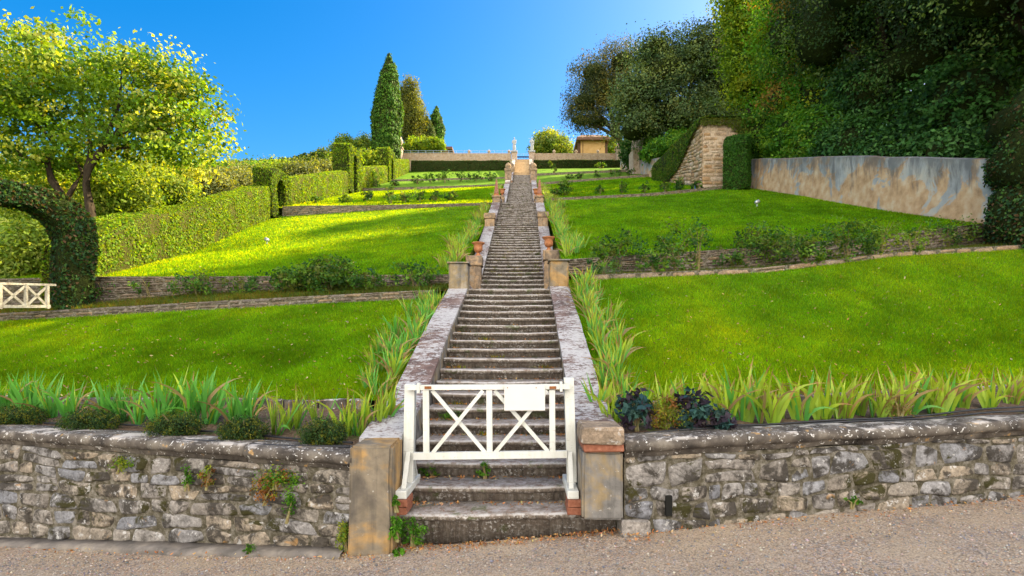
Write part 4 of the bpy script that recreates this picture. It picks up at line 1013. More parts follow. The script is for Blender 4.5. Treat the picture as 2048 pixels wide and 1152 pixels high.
def arch(cx, cy, z0, rot, span, hgt, thick, open_w, open_h, label, n, size, cols, seed, out=.06, rnd=.55, leaf=None, cat='hedge arch'):
    """outline in (u,z): outer rounded block minus a round-headed opening; passage along the local y axis"""
    t = empty('hedge_arch', (cx, cy, z0), label, cat)
    no = 20; outer = []; inner = []
    for i in range(no+1):
        f = i/no
        # outer path: up left side, rounded top, down right
        L1 = hgt-rnd; L2 = math.pi*rnd/2; L3 = span-2*rnd; tot = 2*L1+2*L2+L3; s = f*tot
        if s < L1: o = (-span/2, s)
        elif s < L1+L2: a = (s-L1)/rnd; o = (-span/2+rnd-rnd*math.cos(a), hgt-rnd+rnd*math.sin(a))
        elif s < L1+L2+L3: o = (-span/2+rnd+(s-L1-L2), hgt)
        elif s < L1+2*L2+L3: a = (s-L1-L2-L3)/rnd; o = (span/2-rnd+rnd*math.sin(a), hgt-rnd+rnd*math.cos(a))
        else: o = (span/2, tot-s)
        R_ = open_w/2; l1 = open_h-R_; tt = 2*l1+math.pi*R_; s = f*tt
        if s < l1: q = (-R_, s)
        elif s < l1+math.pi*R_: a = (s-l1)/R_; q = (-R_*math.cos(a), l1+R_*math.sin(a))
        else: q = (R_, tt-s)
        outer.append(o); inner.append(q)
    V = []; ca, sa = math.cos(rot), math.sin(rot)
    for i in range(no+1):
        for (u, z), y in ((outer[i], -thick/2), (outer[i], 0), (outer[i], thick/2), (inner[i], thick/2), (inner[i], 0), (inner[i], -thick/2)):
            V.append((cx+u*ca-y*sa, cy+u*sa+y*ca, z0+z))
    Fc = np.array([(i*6+j, i*6+(j+1) % 6, (i+1)*6+(j+1) % 6, (i+1)*6+j) for i in range(no) for j in range(6)])
    V = np.array(V); V = V+np.stack([fbm(V*1.3, 2, seed), fbm(V*1.3+4, 2, seed+1), fbm(V*1.3+8, 2, seed+2)], 1)*.07
    cover('foliage', V, Fc, n, size, cols, out, t, seed=seed, m=leaf)
    return t
IVY = [(.020, .060, .022), (.030, .080, .022), (.014, .040, .018), (.05, .10, .02), (.07, .045, .022)]
arch(-10.42, 11.62, 2.45, math.radians(60), 2.55, 2.62, .62, 1.42, 2.2, 'large dark ivy arch at the far left with a small white gate inside', 34000, .085, IVY, 61, .07, .8, m_leafdark)
arch(-11.9, 26.55, 7.7, math.radians(90), 2.0, 2.4, .95, .95, 1.95, 'clipped hedge arch with a dark doorway, nearest of the three on the slope', 14000, .09, HED, 62, rnd=.4)
arch(-12.6, 40.0, 12.6, math.radians(90), 2.8, 3.4, 1.15, 1.0, 2.9, 'clipped hedge arch with a dark doorway, middle one on the slope', 13000, .12, HED, 63, rnd=.4)
arch(-13.1, 53.0, 17.1, math.radians(90), 2.4, 3.3, 1.2, 1.0, 2.6, 'farthest clipped hedge arch, just below the tall cypress', 11000, .14, HED, 64, rnd=.4)
# right arch bush and ivy mass
arch(11.1, 27.5, 9.15, math.radians(58), 2.6, 2.75, 1.1, .95, 2.3, 'green ivy arch between the buttress and the plaster wall', 24000, .10, [(.03, .11, .015), (.05, .15, .02), (.025, .08, .012), (.07, .17, .03)], 65, rnd=.6)
def ivy_mass(label):
    t = empty('ivy_pillar', (12.9, 13.2, 3.8), label, 'ivy')
    parts = []
    for q, (c, r_) in enumerate([((12.45, 13.0, 4.7), (1.05, .85, 1.3)), ((12.55, 13.0, 6.0), (1.05, .9, 1.0)), ((13.3, 13.2, 7.2), (1.3, 1.2, .9)), ((14.2, 13.4, 5.8), (1.7, 1.2, 2.4))]):
        v, f = blob_core(c, r_, q+2, 9, .3); parts.append((v, f, None, 1))
    V, Fc, _, _m = merge(parts)
    cover('foliage', V, Fc, 36000, .085, IVY, .09, t, seed=66, m=m_leafdark)
ivy_mass('dark ivy-smothered pier at the right edge beside the long plaster wall')
# small white X gate inside the left arch
def small_gate():
    base = Vector((-10.15, 11.35, 2.43)); t = empty('small_gate', base, 'small weathered white gate with two crosses standing under the ivy arch', 'gate')
    a = Vector(P(0, 612, 11.0)); b_ = Vector(P(100, 612, 11.8)); a.z = 2.47; b_.z = 2.53
    up = Vector((0, 0, .46)); mid = (a+b_)/2; r_ = (b_-a)
    t.location = a
    for nm, p, q, wx, wy in (('top_rail', a+up-r_*.04, b_+up+r_*.12, .05, .045), ('bottom_rail', a-r_*.02, b_, .05, .06), ('post', a-Vector((0, 0, .05)), a+up, .05, .06), ('post', mid, mid+up, .04, .06), ('post', b_-r_*.06-Vector((0, 0, .05)), b_-r_*.06+up, .05, .06),
        ('cross_brace', a+up*.95, mid, .03, .045), ('cross_brace', a, mid+up*.95, .03, .045), ('cross_brace', mid, b_-r_*.06+up*.95, .03, .045), ('cross_brace', mid+up*.95, b_-r_*.06, .03, .045)):
        c = MB(); c.bar(p, q, wx, wy, (0, 0, 1) if abs((q-p).normalized().z) < .9 else (1, 0, 0)); c.build(nm, m_oldwhite, t)
small_gate()

# ------------------------------------------------------------------ top terrace
def top_wall(x0, x1, label, seed):
    path = [((x, 66.0, 22.2), (x, 66.02, 24.72)) for x in np.linspace(x0, x1, 4)]
    return wall_thing('terrace_wall', path, label, 'brick wall', m_warm, (.13, .19), (.3, .6), .012, .03, seed, th=.5, res=(2, 2), wav=0, mm=m_warmmortar)
top_wall(-14.9, -1.35, 'warm brick parapet wall at the top of the hill, left of the statues', 71)
top_wall(1.35, 11.6, 'warm brick parapet wall at the top of the hill, right of the statues', 72)
for s, wd in ((-1, 'left'), (1, 'right')):
    x = .318+((1028.5 if s < 0 else 1063.5)-1050)*66/1100; b = MB(); b.box(x-.33, x+.33, 65.7, 66.4, 22.8, 24.75, .03); t = empty('statue_pedestal', (x, 66, 23), 'pale square pedestal under the '+wd+' statue', 'pedestal')
    b.build('shaft', m_pale, t); b = MB(); b.box(x-.40, x+.40, 65.6, 66.5, 24.752, 24.95, .03); b.build('cap', m_statue, t)
    # draped standing figure, one continuous surface
    bm = bmesh.new()
    def ell(c, r_, rot=None):
        q = bmesh.ops.create_icosphere(bm, subdivisions=3, radius=1.0)
        for v in q['verts']:
            co = Vector((v.co.x*r_[0], v.co.y*r_[1], v.co.z*r_[2]))
            if rot: co.rotate(rot)
            v.co = co+Vector(c)
    from mathutils import Euler
    sg_ = s
    ell((0, 0, .06), (.24, .22, .06)); ell((0, .0, .45), (.20, .17, .48)); ell((.05*sg_, -.05, .62), (.13, .13, .36)); ell((0, 0, .88), (.19, .14, .20)); ell((0, 0, 1.18), (.20, .13, .27))
    ell((0, 0, 1.40), (.055, .055, .12)); ell((0, -.02, 1.58), (.085, .10, .125)); ell((-.19, 0, 1.33), (.08, .08, .08)); ell((.19, 0, 1.33), (.08, .08, .08))
    ell((-.24, -.03, 1.16), (.05, .055, .19), Euler((0, .15, 0))); ell((.24, -.03, 1.16), (.05, .055, .19), Euler((0, -.15, 0)))
    ell((-.17*1, -.12, 1.02), (.15, .05, .05), Euler((0, .4*sg_, .5))); ell((.20, -.08, .93), (.05, .05, .17), Euler((-.3, 0, 0))); ell((.16*sg_, .02, .6), (.07, .09, .45))
    me = bpy.data.meshes.new('stone_statue'); bm.to_mesh(me); bm.free()
    o = link('stone_statue', me, m_statue, None, True); o.location = (x, 66.05, 24.93); o.rotation_euler = (0, 0, .3*s)
    rm = o.modifiers.new('remesh', 'REMESH'); rm.mode = 'VOXEL'; rm.voxel_size = .03; rm.use_smooth_shade = True
    tag(o, ('pale robed statue on the left pedestal' if s < 0 else 'pale robed statue on the right pedestal, nearer the round tree'), 'statue')
# railing along the top, finials, gate between the statues
def railing(x0, x1, z, label, h=.75, step=.9, y=66.25):
    t = empty('iron_railing', (x0, y, z), label, 'railing'); b = MB(); n = int((x1-x0)/step)
    for i in range(n+1):
        x = x0+(x1-x0)*i/n; b.bar((x, y, z-.05), (x, y, z+h), .035, .035, (1, 0, 0))
    b.build('uprights', m_rail, t)
    for zz in (h, h*.5): c = MB(); c.bar((x0, y, z+zz), (x1, y, z+zz), .03, .03); c.build('rail', m_rail, t)
railing(-14.4, -1.5, 24.7, 'thin iron railing on the brick wall left of the statues', .42)
railing(-.8, .75, 24.3, 'low iron railing across the top of the stairs between the statues', .75, .3, 67.2)
b = MB(); 
for i in range(9): b.lathe([(.1, 0), (.1, .12), (.02, .14)], (-.72+i*.18, 67.0, 24.55), 6)
tag(b.build('tile_ridge', m_slot), 'row of dark ridge tiles at the head of the stairs', 'roof tiles')
k_ = 0
for px, wd in ((938, 'first pale pot on the left brick wall, near the yellow house'), (978, 'pale pot on the middle of the left brick wall'), (1018, 'pale pot on the brick wall just left of the statue'), (1108, 'pale pot on the right brick wall, before the round tree'), (1152, 'pale pot on the wall at the left corner of the small house'), (1196, 'pale pot on the wall at the right corner of the small house')):
    x = P(px, 300, 66.2)[0]; b = MB(); b.box(x-.13, x+.13, 66.1, 66.36, 24.70, 24.82, .015); b.lathe([(.07, .12), (.17, .22), (.20, .36), (.07, .46), (.02, .54)], (x, 66.23, 24.70), 10)
    tag(b.build('wall_pot', m_pale, smooth=False), wd, 'stone pot')
x = P(798, 300, 65.8)[0]; t = empty('urn_pillar', (x, 65.8, 22), 'tall pale pillar topped by a big carved urn beside the cypress', 'pillar')
b = MB(); b.box(x-.42, x+.42, 65.3, 66.2, 22, 25.1, .04); b.build('shaft', m_pale, t); b = MB(); b.box(x-.52, x+.52, 65.2, 66.3, 25.103, 25.25, .03); b.build('cap', m_pale, t)
b = MB(); b.lathe([(.30, 0), (.34, .08), (.15, .22), (.36, .45), (.50, .75), (.42, 1.0), (.30, 1.1), (.34, 1.22), (.20, 1.42), (.06, 1.6)], (x, 65.8, 25.25), 14); tag(b.build('carved_urn', m_pale, smooth=True), 'big pinkish carved stone urn on the tall pale pillar', 'urn')
x = P(1240, 300, 65.8)[0]; b = MB(); b.box(x-.5, x+.5, 65.3, 66.2, 21.5, 25.1, .04); b.box(x-.62, x+.62, 65.2, 66.3, 25.103, 25.25, .03); b.lathe([(.25, .25), (.4, .6), (.2, 1.1), (.05, 1.4)], (x, 65.8, 25.05), 10)
tag(b.build('corner_pillar', m_pale), 'pale stone corner pillar at the right end of the brick wall', 'pillar')
# two small yellow houses
def house(x0, x1, y, z0, ze, zr, dep, label, over=.55, win=False):
    t = empty('garden_house', ((x0+x1)/2, y, z0), label, 'house')
    b = MB(); b.box(x0, x1, y, y+dep, z0, ze); b.build('wall', m_house, t)
    a, c_, y0, y1 = x0-over, x1+over, y-over, y+dep+over; xm0, xm1 = a+(c_-a)*.22, c_-(c_-a)*.22; ym = (y0+y1)/2
    V = np.array([(a, y0, ze-.10), (c_, y0, ze-.10), (c_, y1, ze-.10), (a, y1, ze-.10), (a, y0, ze+.22), (c_, y0, ze+.22), (c_, y1, ze+.22), (a, y1, ze+.22), (xm0, ym, zr), (xm1, ym, zr)])
    Fl = [(3, 2, 1, 0), (0, 1, 5, 4), (1, 2, 6, 5), (2, 3, 7, 6), (3, 0, 4, 7), (4, 5, 9, 8), (6, 7, 8, 9), (5, 6, 9), (7, 4, 8)]
    rf = link('roof', mesh('roof', rel(t, V), Fl), m_tile, t)
    b = MB()
    for i in range(int((c_-a)/.22)): xx = a+.11+i*.22; b.bar((xx, y0-.03, ze+.22), (xx, y0+.35, ze+.38), .12, .06)
    b.build('eaves_tiles', m_tile, rf)
    b = MB(); b.box(x0-.35, x0-.002, y+.1, y+.5, z0, ze-.12); b.build('timber_post', m_wood, t); b = MB(); b.box(x1+.002, x1+.35, y+.1, y+.5, z0, ze-.12); b.build('timber_post', m_wood, t)
    for xx in (x0+.25,): b = MB(); b.box(xx, xx+.06, y-.05, y-.003, z0, ze-.12); b.build('drain_pipe', m_wood, t)
house(7.4, 10.5, 70, 24.2, 27.75, 29.2, 4, 'small yellow house with overhanging tiled roof under the dark oaks')
house(-11.6, -9.6, 71, 24.2, 26.9, 27.6, 4, 'low orange house with brown roof half hidden by yellow shrubs', .6)

# ------------------------------------------------------------------ trees
def lobe(px, py, Y, rx, rz, ry=None):
    k = Y/F; p = P(px, py, Y); return (p[0], Y, p[2], rx*k, (ry or rx)*k, rz*k)
TL = [(.08, .17, .015), (.13, .24, .02), (.21, .31, .03), (.055, .12, .012), (.30, .34, .07)]
def left_tree():
    Y = 16.6; L = [lobe(90, 150, Y, 110, 80), lobe(215, 130, Y, 120, 75), lobe(300, 210, Y, 110, 75), lobe(370, 250, Y, 75, 85), lobe(150, 250, Y+.8, 140, 75), lobe(20, 240, Y, 100, 110), lobe(385, 315, Y-.3, 60, 40), lobe(-60, 150, Y, 100, 90), lobe(260, 300, Y+.6, 110, 50), lobe(90, 330, Y+1, 110, 45), lobe(330, 150, Y, 60, 40), lobe(385, 165, Y, 30, 40)]
    r = np.random.default_rng(101); t = empty('broadleaf_tree', (-12.9, Y, 4.9), 'large sunlit yellow-green tree at the far left with twisted dark limbs', 'tree')
    V, Fc, Cc, mi = crown_mesh(L, 560, 66, .62, .12, TL, r, .36, .42, aspect=.75, droop=.6)
    link('crown', mesh('crown', rel(t, V), Fc, Cc, mi), [m_leaf], t)
    tb = Tubes(); q = lambda px, py, dy=0: Vector(P(px, py, Y+dy))
    tb.add([q(183, 470), q(180, 420), q(172, 370), q(178, 335), q(200, 300), q(230, 270), q(300, 250), q(345, 225)], [.135, .12, .11, .10, .09, .075, .05, .025], 9)
    tb.add([q(150, 455, .3), q(130, 400, .3), q(105, 360, .3), q(95, 325, .3), q(110, 290, .3), q(80, 220, .3)], [.12, .11, .10, .075, .055, .025], 9)
    tb.add([q(130, 400, .3), q(150, 370, .4), q(165, 345, .5), q(120, 260, .6)], [.08, .07, .05, .02], 6)
    tb.add([q(178, 335), q(182, 290, .3), q(165, 230, .5), q(150, 160, .5)], [.08, .06, .04, .02], 6)
    tb.add([q(200, 300), q(240, 210, -.3), q(245, 140, -.3)], [.06, .04, .02], 6); tb.add([q(300, 250), q(350, 270), q(400, 275)], [.05, .03, .015], 5)
    tb.add([q(230, 270), q(275, 200), q(280, 130)], [.05, .035, .015], 5); tb.add([q(95, 325, .3), q(40, 310), q(-20, 250)], [.05, .035, .015], 5); tb.add([q(110, 290, .3), q(30, 200), q(0, 120)], [.05, .03, .015], 5)
    tb.add([q(200, 300), q(290, 290, .5), q(360, 310, .5)], [.04, .03, .01], 5); tb.add([q(280, 220), q(262, 170), q(290, 120)], [.04, .03, .01], 5)
    tb.build('trunk', m_bark, t, .05)
left_tree()
DK = [(.034, .075, .026), (.052, .105, .030), (.02, .048, .018), (.085, .135, .035), (.038, .062, .032)]
DK2 = [(.065, .11, .045), (.085, .14, .05), (.04, .075, .03), (.13, .17, .05)]
MG = [(.055, .17, .02), (.09, .24, .025), (.04, .12, .015), (.16, .29, .03)]
YG = [(.17, .26, .02), (.24, .30, .02), (.11, .20, .02), (.07, .15, .015)]
def W(x, y, z, rx, ry, rz): return (x, y, z, rx, ry, rz)
# dark trees above the long wall
tree('evergreen_oak', (15.8, 16, 7.2), [W(13.4, 15.5, 12.3, 2.0, 2.2, 2.0), W(13.2, 17.8, 14.5, 2.4, 2.4, 2.0), W(16.5, 16, 15.5, 3, 3, 2.5), W(14.5, 13.2, 14.2, 2.4, 2.2, 2.4), W(14.8, 12.6, 10.2, 1.7, 1.7, 2.2), W(17.2, 13.5, 9.2, 2.4, 2.0, 2.6), W(15.5, 18.5, 18.0, 3.2, 3, 2.5), W(17.5, 14.5, 11.5, 2.2, 2.6, 3.0), W(15.5, 13.6, 17.6, 3, 3, 2)],
     'dark evergreen tree overhanging the right end of the long plaster wall', cols=DK, nclus=620, per=115, crad=.85, size=.11, trunk_r=.28, seed=201, mat_=m_leafdark, core=.62, inner=.2, droop=.5)
tree('evergreen_oak', (15.2, 22, 9.2), [W(13.3, 21.2, 16.2, 2.1, 2.4, 2.2), W(14.8, 24, 19.2, 3.0, 3, 2.6), W(16.5, 21.0, 21.0, 3.6, 3.4, 3), W(13.6, 24.2, 15.5, 1.8, 2.2, 2.2), W(17.2, 24, 16, 3, 3, 4), W(15.5, 26.3, 19.4, 3.2, 2.6, 2.0), W(15.3, 21.5, 12.6, 1.8, 2.4, 1.4)],
     'tall dark evergreen tree behind the middle of the long plaster wall', cols=DK, nclus=720, per=105, crad=.9, size=.125, trunk_r=.3, seed=202, mat_=m_leafdark, core=.62, inner=.2, droop=.5)
tree('broadleaf_tree', (14.6, 28.5, 11), [W(13.6, 27.8, 17.2, 1.8, 2, 1.9), W(14.4, 28.6, 19.6, 2.2, 2.2, 1.8), W(15.9, 27.8, 20.0, 2.6, 2.4, 1.8), W(13.5, 28.0, 14.0, 1.7, 1.8, 1.6), W(15.6, 28, 16.5, 2.2, 2.2, 3)],
     'mid green leafy tree with orange-tinged sprays above the ivy arch', cols=MG+[(.22, .14, .03)], nclus=460, per=80, crad=.8, size=.14, trunk_r=.22, seed=203, core=.5, droop=.8)
tree('broadleaf_tree', (14.2, 33.5, 13), [lobe(1478, 120, 33.5, 34, 38), lobe(1492, 55, 33.5, 38, 36), lobe(1470, 8, 33.5, 34, 28), lobe(1500, 170, 33.5, 38, 36), lobe(1520, 95, 34, 42, 70)],
     'sunlit yellow-green tree rising at the left edge of the dark trees', cols=YG, nclus=300, per=80, crad=.85, size=.17, trunk_r=.2, seed=204, core=.4)
tree('evergreen_oak', (13.8, 45, 16.2), [lobe(1330, 150, 45, 58, 50), lobe(1400, 110, 45.5, 65, 42), lobe(1275, 200, 44.5, 50, 45), lobe(1350, 230, 45, 65, 45), lobe(1435, 190, 46, 55, 70), lobe(1270, 255, 44, 38, 35), lobe(1455, 115, 46, 50, 50), lobe(1310, 105, 45.5, 45, 30), lobe(1420, 250, 44, 50, 40)],
     'broad grey-green holm oak behind the stone buttress', cols=DK2, nclus=560, per=120, crad=1.15, size=.20, trunk_r=.4, seed=205, core=.66, mat_=m_leafdark, inner=.12, spread=.7)
tree('umbrella_pine', (11.6, 58, 20.8), [lobe(1190, 150, 57.5, 45, 38), lobe(1245, 125, 57.5, 48, 34), lobe(1170, 205, 57, 40, 35), lobe(1215, 190, 58, 45, 45), lobe(1160, 240, 57, 30, 18), lobe(1200, 245, 58, 34, 16), lobe(1258, 180, 58, 35, 50), lobe(1240, 268, 58, 14, 12)],
     'dark olive pine leaning out over the small yellow house', cols=[(.045, .065, .025), (.07, .085, .03), (.03, .045, .018), (.16, .14, .03)], nclus=420, per=100, crad=1.15, size=.22, trunk_r=.35, seed=206, core=.5, mat_=m_leafdark, inner=.2, aspect=.35)
tree('broadleaf_tree', (P(1095, 300, 82)[0], 82, 23.4), [lobe(1100, 285, 82, 30, 22), lobe(1122, 295, 82, 24, 20), lobe(1080, 298, 82, 18, 16), lobe(1102, 300, 82, 38, 16)], 'round yellow-green tree on the skyline right of the statues', cols=[(.13, .20, .04), (.22, .26, .04), (.08, .14, .03)], nclus=420, per=24, crad=.8, size=.32, trunk_r=.25, seed=207, core=.4)
tree('broadleaf_tree', (P(1222, 300, 76)[0], 76, 23.4), [lobe(1220, 293, 76, 18, 18), lobe(1212, 303, 76, 10, 10)], 'bright yellow shrub at the right side of the small yellow house', cat='shrub', cols=YG, nclus=200, per=20, crad=.6, size=.28, trunk_r=.12, seed=208, core=.4)
# cypress group on the left of the skyline
def cypress(name, px, Y, ytop, ybot, wpx, label, seed, cols, n, size, lean=0, lump=.12, tip=.35):
    k = Y/F; x, _, zb = P(px, ybot, Y); zt = P(px, ytop, Y)[2]; r_ = wpx/2*k; t = empty(name, (x, Y, zb), label, 'cypress')
    V = []; nu, nv = 18, 26
    for j in range(nv+1):
        f = j/nv; rad = r_*(min(1, .82+.5*f) if f < .35 else (1-((f-.35)/.65)**2.0))+.03
        for i in range(nu):
            a = 2*math.pi*i/nu; V.append((x+lean*k*f+rad*math.cos(a), Y+rad*math.sin(a), zb+(zt-zb)*f))
    V = np.array(V); c = np.array([x, Y, 0]); d = V-c; d[:, 2] = 0
    V = V+d*(fbm(V*np.array([1.1, 1.1, .55]), 3, seed)*lump*3)[:, None]
    Fc = np.array([(j*nu+i, j*nu+(i+1) % nu, (j+1)*nu+(i+1) % nu, (j+1)*nu+i) for j in range(nv) for i in range(nu)])
    cover('crown', V, Fc, n, size, cols, .28, t, seed=seed, m=m_leafdark, spread=.45, up=.6, aspect=.45, droop=-1.2)
    tb = Tubes(); tb.add([(x, Y, zb-1.5), (x, Y, zb+1)], [.25, .2], 8); tb.build('trunk', m_bark, t); return t
CY = [(.04, .11, .012), (.06, .16, .015), (.025, .07, .010), (.10, .19, .02)]
cypress('cypress', 772, 61.5, 105, 322, 54, 'tallest dark green cypress beside the urn pillar', 211, CY, 26000, .26, 6)
cypress('cypress', 873, 76, 211, 300, 26, 'slim cypress standing behind the low orange house', 212, CY, 8000, .26)
cypress('cypress', 854, 74, 232, 305, 28, 'short ragged cypress between the big conifer and the slim cypress', 213, [(.07, .11, .03), (.11, .15, .03), (.05, .08, .02)], 7000, .28, lump=.2)
tree('conifer_tree', (P(822, 300, 73)[0], 73, 23.5), [lobe(820, 190, 73, 18, 32), lobe(826, 230, 73, 25, 38), lobe(815, 265, 73, 20, 36), lobe(830, 265, 73, 20, 30), lobe(812, 215, 73, 14, 40)], 'broad olive conifer standing right behind the tallest cypress', cols=[(.10, .12, .03), (.15, .16, .035), (.06, .08, .02)], nclus=900, per=24, crad=.6, size=.26, trunk_r=.3, seed=214, core=.55, flat=1.2, aspect=.4)
for i, (px, py, Y, rx, rz, lab, cols) in enumerate([(838, 292, 69, 26, 14, 'low yellow-green shrub mass between the urn pillar and the orange house', YG), (868, 288, 69.4, 18, 10, 'yellow-green shrub touching the roof of the orange house', YG), (815, 299, 68.5, 14, 10, 'small yellow shrub right of the carved urn', YG)]):
    tree('flowering_shrub', (P(px, py, Y)[0], Y, 24), [lobe(px, py, Y, rx, rz), lobe(px+rx*.4, py+4, Y, rx*.7, rz*.8)], lab, cat='shrub', cols=cols, nclus=170, per=22, crad=.45, size=.24, trunk_r=.1, seed=220+i, core=.5)
tree('broadleaf_tree', (P(690, 320, 60)[0], 60, 18.2), [lobe(690, 292, 60, 20, 18), lobe(705, 300, 60, 22, 18), lobe(672, 308, 60, 14, 12)], 'small rounded tree with yellow top behind the third hedge arch', cols=[(.10, .19, .02), (.22, .28, .03), (.06, .12, .02)], nclus=330, per=22, crad=.6, size=.24, trunk_r=.15, seed=231, core=.35)
tree('broadleaf_tree', (P(728, 320, 62)[0], 62, 18.8), [lobe(728, 290, 62, 16, 18), lobe(738, 305, 62, 14, 16)], 'small airy tree just left of the tallest cypress', cols=[(.10, .17, .04), (.20, .26, .04), (.05, .10, .03)], nclus=200, per=20, crad=.5, size=.22, trunk_r=.12, seed=232, core=.2)
tree('broadleaf_tree', (P(648, 318, 62)[0], 62, 18.6), [lobe(650, 312, 62, 16, 9)], 'small distant grey-green bush on the skyline left of the third arch', cols=DK2, nclus=120, per=16, crad=.5, size=.22, trunk_r=.1, seed=233, core=.4)
# planted pergola line across the left skyline
def pergola():
    t = empty('planted_pergola', (-26, 57, 18.5), 'long dark planted pergola along the left skyline', 'pergola')
    pts = [(P(px, py, 57)[0], 57, P(px, py, 57)[2]) for px, py in ((320, 333), (420, 331), (520, 327), (600, 318), (680, 312), (760, 308))]
    V = []
    for p in pts:
        for dy, dz in ((-.9, -1.0), (-1.0, -.4), (-.6, 0), (.8, .05), (1, -.9)): V.append((p[0], p[1]+dy, p[2]+dz+.02))
    V = np.array(V); Fc = np.array([(i*5+j, (i+1)*5+j, (i+1)*5+j+1, i*5+j+1) for i in range(5) for j in range(4)])
    V2 = []; 
    n = 60; xs_ = [p[0] for p in pts]; zs_ = [p[2] for p in pts]; V = []
    for i in range(n+1):
        x = xs_[0]+(xs_[-1]-xs_[0])*i/n; z = np.interp(x, xs_, zs_)
        for dy, dz in ((-.9, -1.0), (-1.0, -.4), (-.6, 0), (.8, .05), (1, -.9)): V.append((x, 57+dy, z+dz))
    V = np.array(V); V += np.stack([fbm(V*.8, 2, 3), fbm(V*.8, 2, 4), fbm(V*.8, 2, 5)], 1)*.35
    Fc = np.array([(i*5+j, (i+1)*5+j, (i+1)*5+j+1, i*5+j+1) for i in range(n) for j in range(4)])
    cover('foliage', V, Fc, 22000, .24, [(.05, .10, .015), (.09, .16, .02), (.03, .06, .012), (.18, .24, .02)], .3, t, seed=241)
    for i in range(9): 
        x = xs_[0]+(xs_[-1]-xs_[0])*(i+.5)/9; z = np.interp(x, xs_, zs_); b = MB(); b.bar((x, 56.2, z-3.2), (x, 56.2, z-.3), .12, .12, (1, 0, 0)); b.build('post', m_statue, t)
    b = MB(); b.bar((xs_[0], 58.5, zs_[0]-2.6), (xs_[-1], 58.5, zs_[-1]-2.6), .1, 2.6, (0, 0, 1)); b.build('back_screen', m_core, t)
pergola()
# sunny orchard bushes beyond the left hedge
ORB = [(.14, .22, .03), (.21, .30, .04), (.08, .15, .02), (.27, .33, .07)]
OLV = [(.13, .16, .06), (.20, .22, .09), (.09, .12, .045)]
k_ = 0
for (px, py, Y, rx, rz, cols, lab) in [(60, 505, 14.6, 45, 55, ORB, 'yellow-green bush seen through the big ivy arch'), (15, 540, 15.5, 40, 45, ORB, 'sunlit bush at the left inside the ivy arch'),
    (245, 395, 19, 60, 42, ORB, 'sunlit bush just right of the left tree trunk, over the hedge'), (330, 385, 22, 55, 30, ORB, 'pale yellow bush over the long hedge, second from the tree'), (300, 350, 27, 60, 35, ORB, 'leafy yellow shrub under the right side of the left tree'),
    (410, 375, 26, 45, 24, OLV, 'grey-green upright bush behind the long hedge'), (460, 372, 29, 45, 24, OLV, 'grey-green bush just left of the nearest slope arch'), (500, 362, 33, 40, 18, OLV, 'grey-green bush directly behind the nearest slope arch'), (360, 362, 32, 45, 20, MG, 'darker green bush in the middle of the orchard'),
    (600, 352, 42, 34, 12, OLV, 'feathery pale bush above the second hedge, left one'), (640, 346, 44, 30, 11, OLV, 'feathery pale bush above the second hedge, beside the middle arch'), (560, 350, 42, 36, 10, ORB, 'yellowish bush on the slope behind the nearest arch'), (120, 400, 22, 90, 45, ORB, 'broad yellow bush behind the left tree stems'), (30, 370, 24, 80, 45, ORB, 'yellow bush at the left edge above the ivy arch'),
    (690, 334, 50, 24, 7, YG, 'small bright bush left of the middle arch top'), (740, 326, 52, 20, 8, YG, 'bright yellow bush between the middle and farthest arches'), (150, 345, 30, 70, 30, MG, 'green bush in the shade of the left tree crown'), (430, 352, 40, 50, 10, MG, 'low green bush below the pergola, left'), (520, 350, 44, 50, 9, MG, 'low green bush below the pergola, right')]:
    x, _, z = P(px, py, Y); zb = min(terrain_z(x, Y), z-.3); rr_ = rx*Y/F
    tree('orchard_bush', (x, Y, zb), [lobe(px, py, Y, rx, rz), lobe(px-rx*.5, py+rz*.3, Y-.2, rx*.6, rz*.75), lobe(px+rx*.55, py+rz*.2, Y+.1, rx*.55, rz*.7)], lab, cat='bush', cols=cols, nclus=int(240+rx*4), per=22, crad=.22+.009*Y, size=.07+.0034*Y, trunk_r=.05+.001*Y, seed=250+k_, core=.35, inner=.3, flat=1.3, aspect=.45, droop=-.6); k_ += 1
# shrubs on the bank above the long wall
GL = [(.026, .085, .018), (.042, .12, .028), (.016, .05, .014), (.065, .16, .04)]
BS = [(13.7, 15.3, 6.5, 1.1, 1.3, 1.1, GL, 'dark glossy shrub above the long wall beside the ivy pier'), (13.0, 17.2, 7.3, 1.0, 1.3, 1.2, GL, 'dark glossy shrub above the right half of the long wall'), (12.9, 19.4, 8.1, 1.0, 1.3, 1.2, GL, 'dark shrub above the middle of the long wall'), (12.8, 21.6, 9.2, 1.1, 1.4, 1.5, GL, 'purple-grey creeper-hung shrub above the long wall', ),
      (12.9, 24.0, 10.5, 1.2, 1.4, 1.7, MG, 'mid green shrub above the left half of the long wall'), (12.7, 26.2, 11.4, 1.3, 1.4, 1.6, MG, 'bright green shrub above the left end of the long wall'), (12.6, 28.8, 12.4, 1.4, 1.4, 1.5, MG, 'leafy green shrub spilling beside the ivy arch'),
      (13.8, 26.0, 13.2, 1.5, 1.5, 1.6, YG+MG, 'shrub with yellow sunlit patches high above the long wall'), (14.2, 22.8, 12.0, 1.6, 1.6, 1.6, GL, 'dark shrub deep under the tall evergreen'), (14.3, 18.2, 9.6, 1.4, 1.6, 1.6, GL, 'dark shrub deep under the overhanging tree'), (14.6, 30.5, 13.4, 1.6, 1.6, 1.4, MG, 'green shrub on the bank behind the ivy arch')]
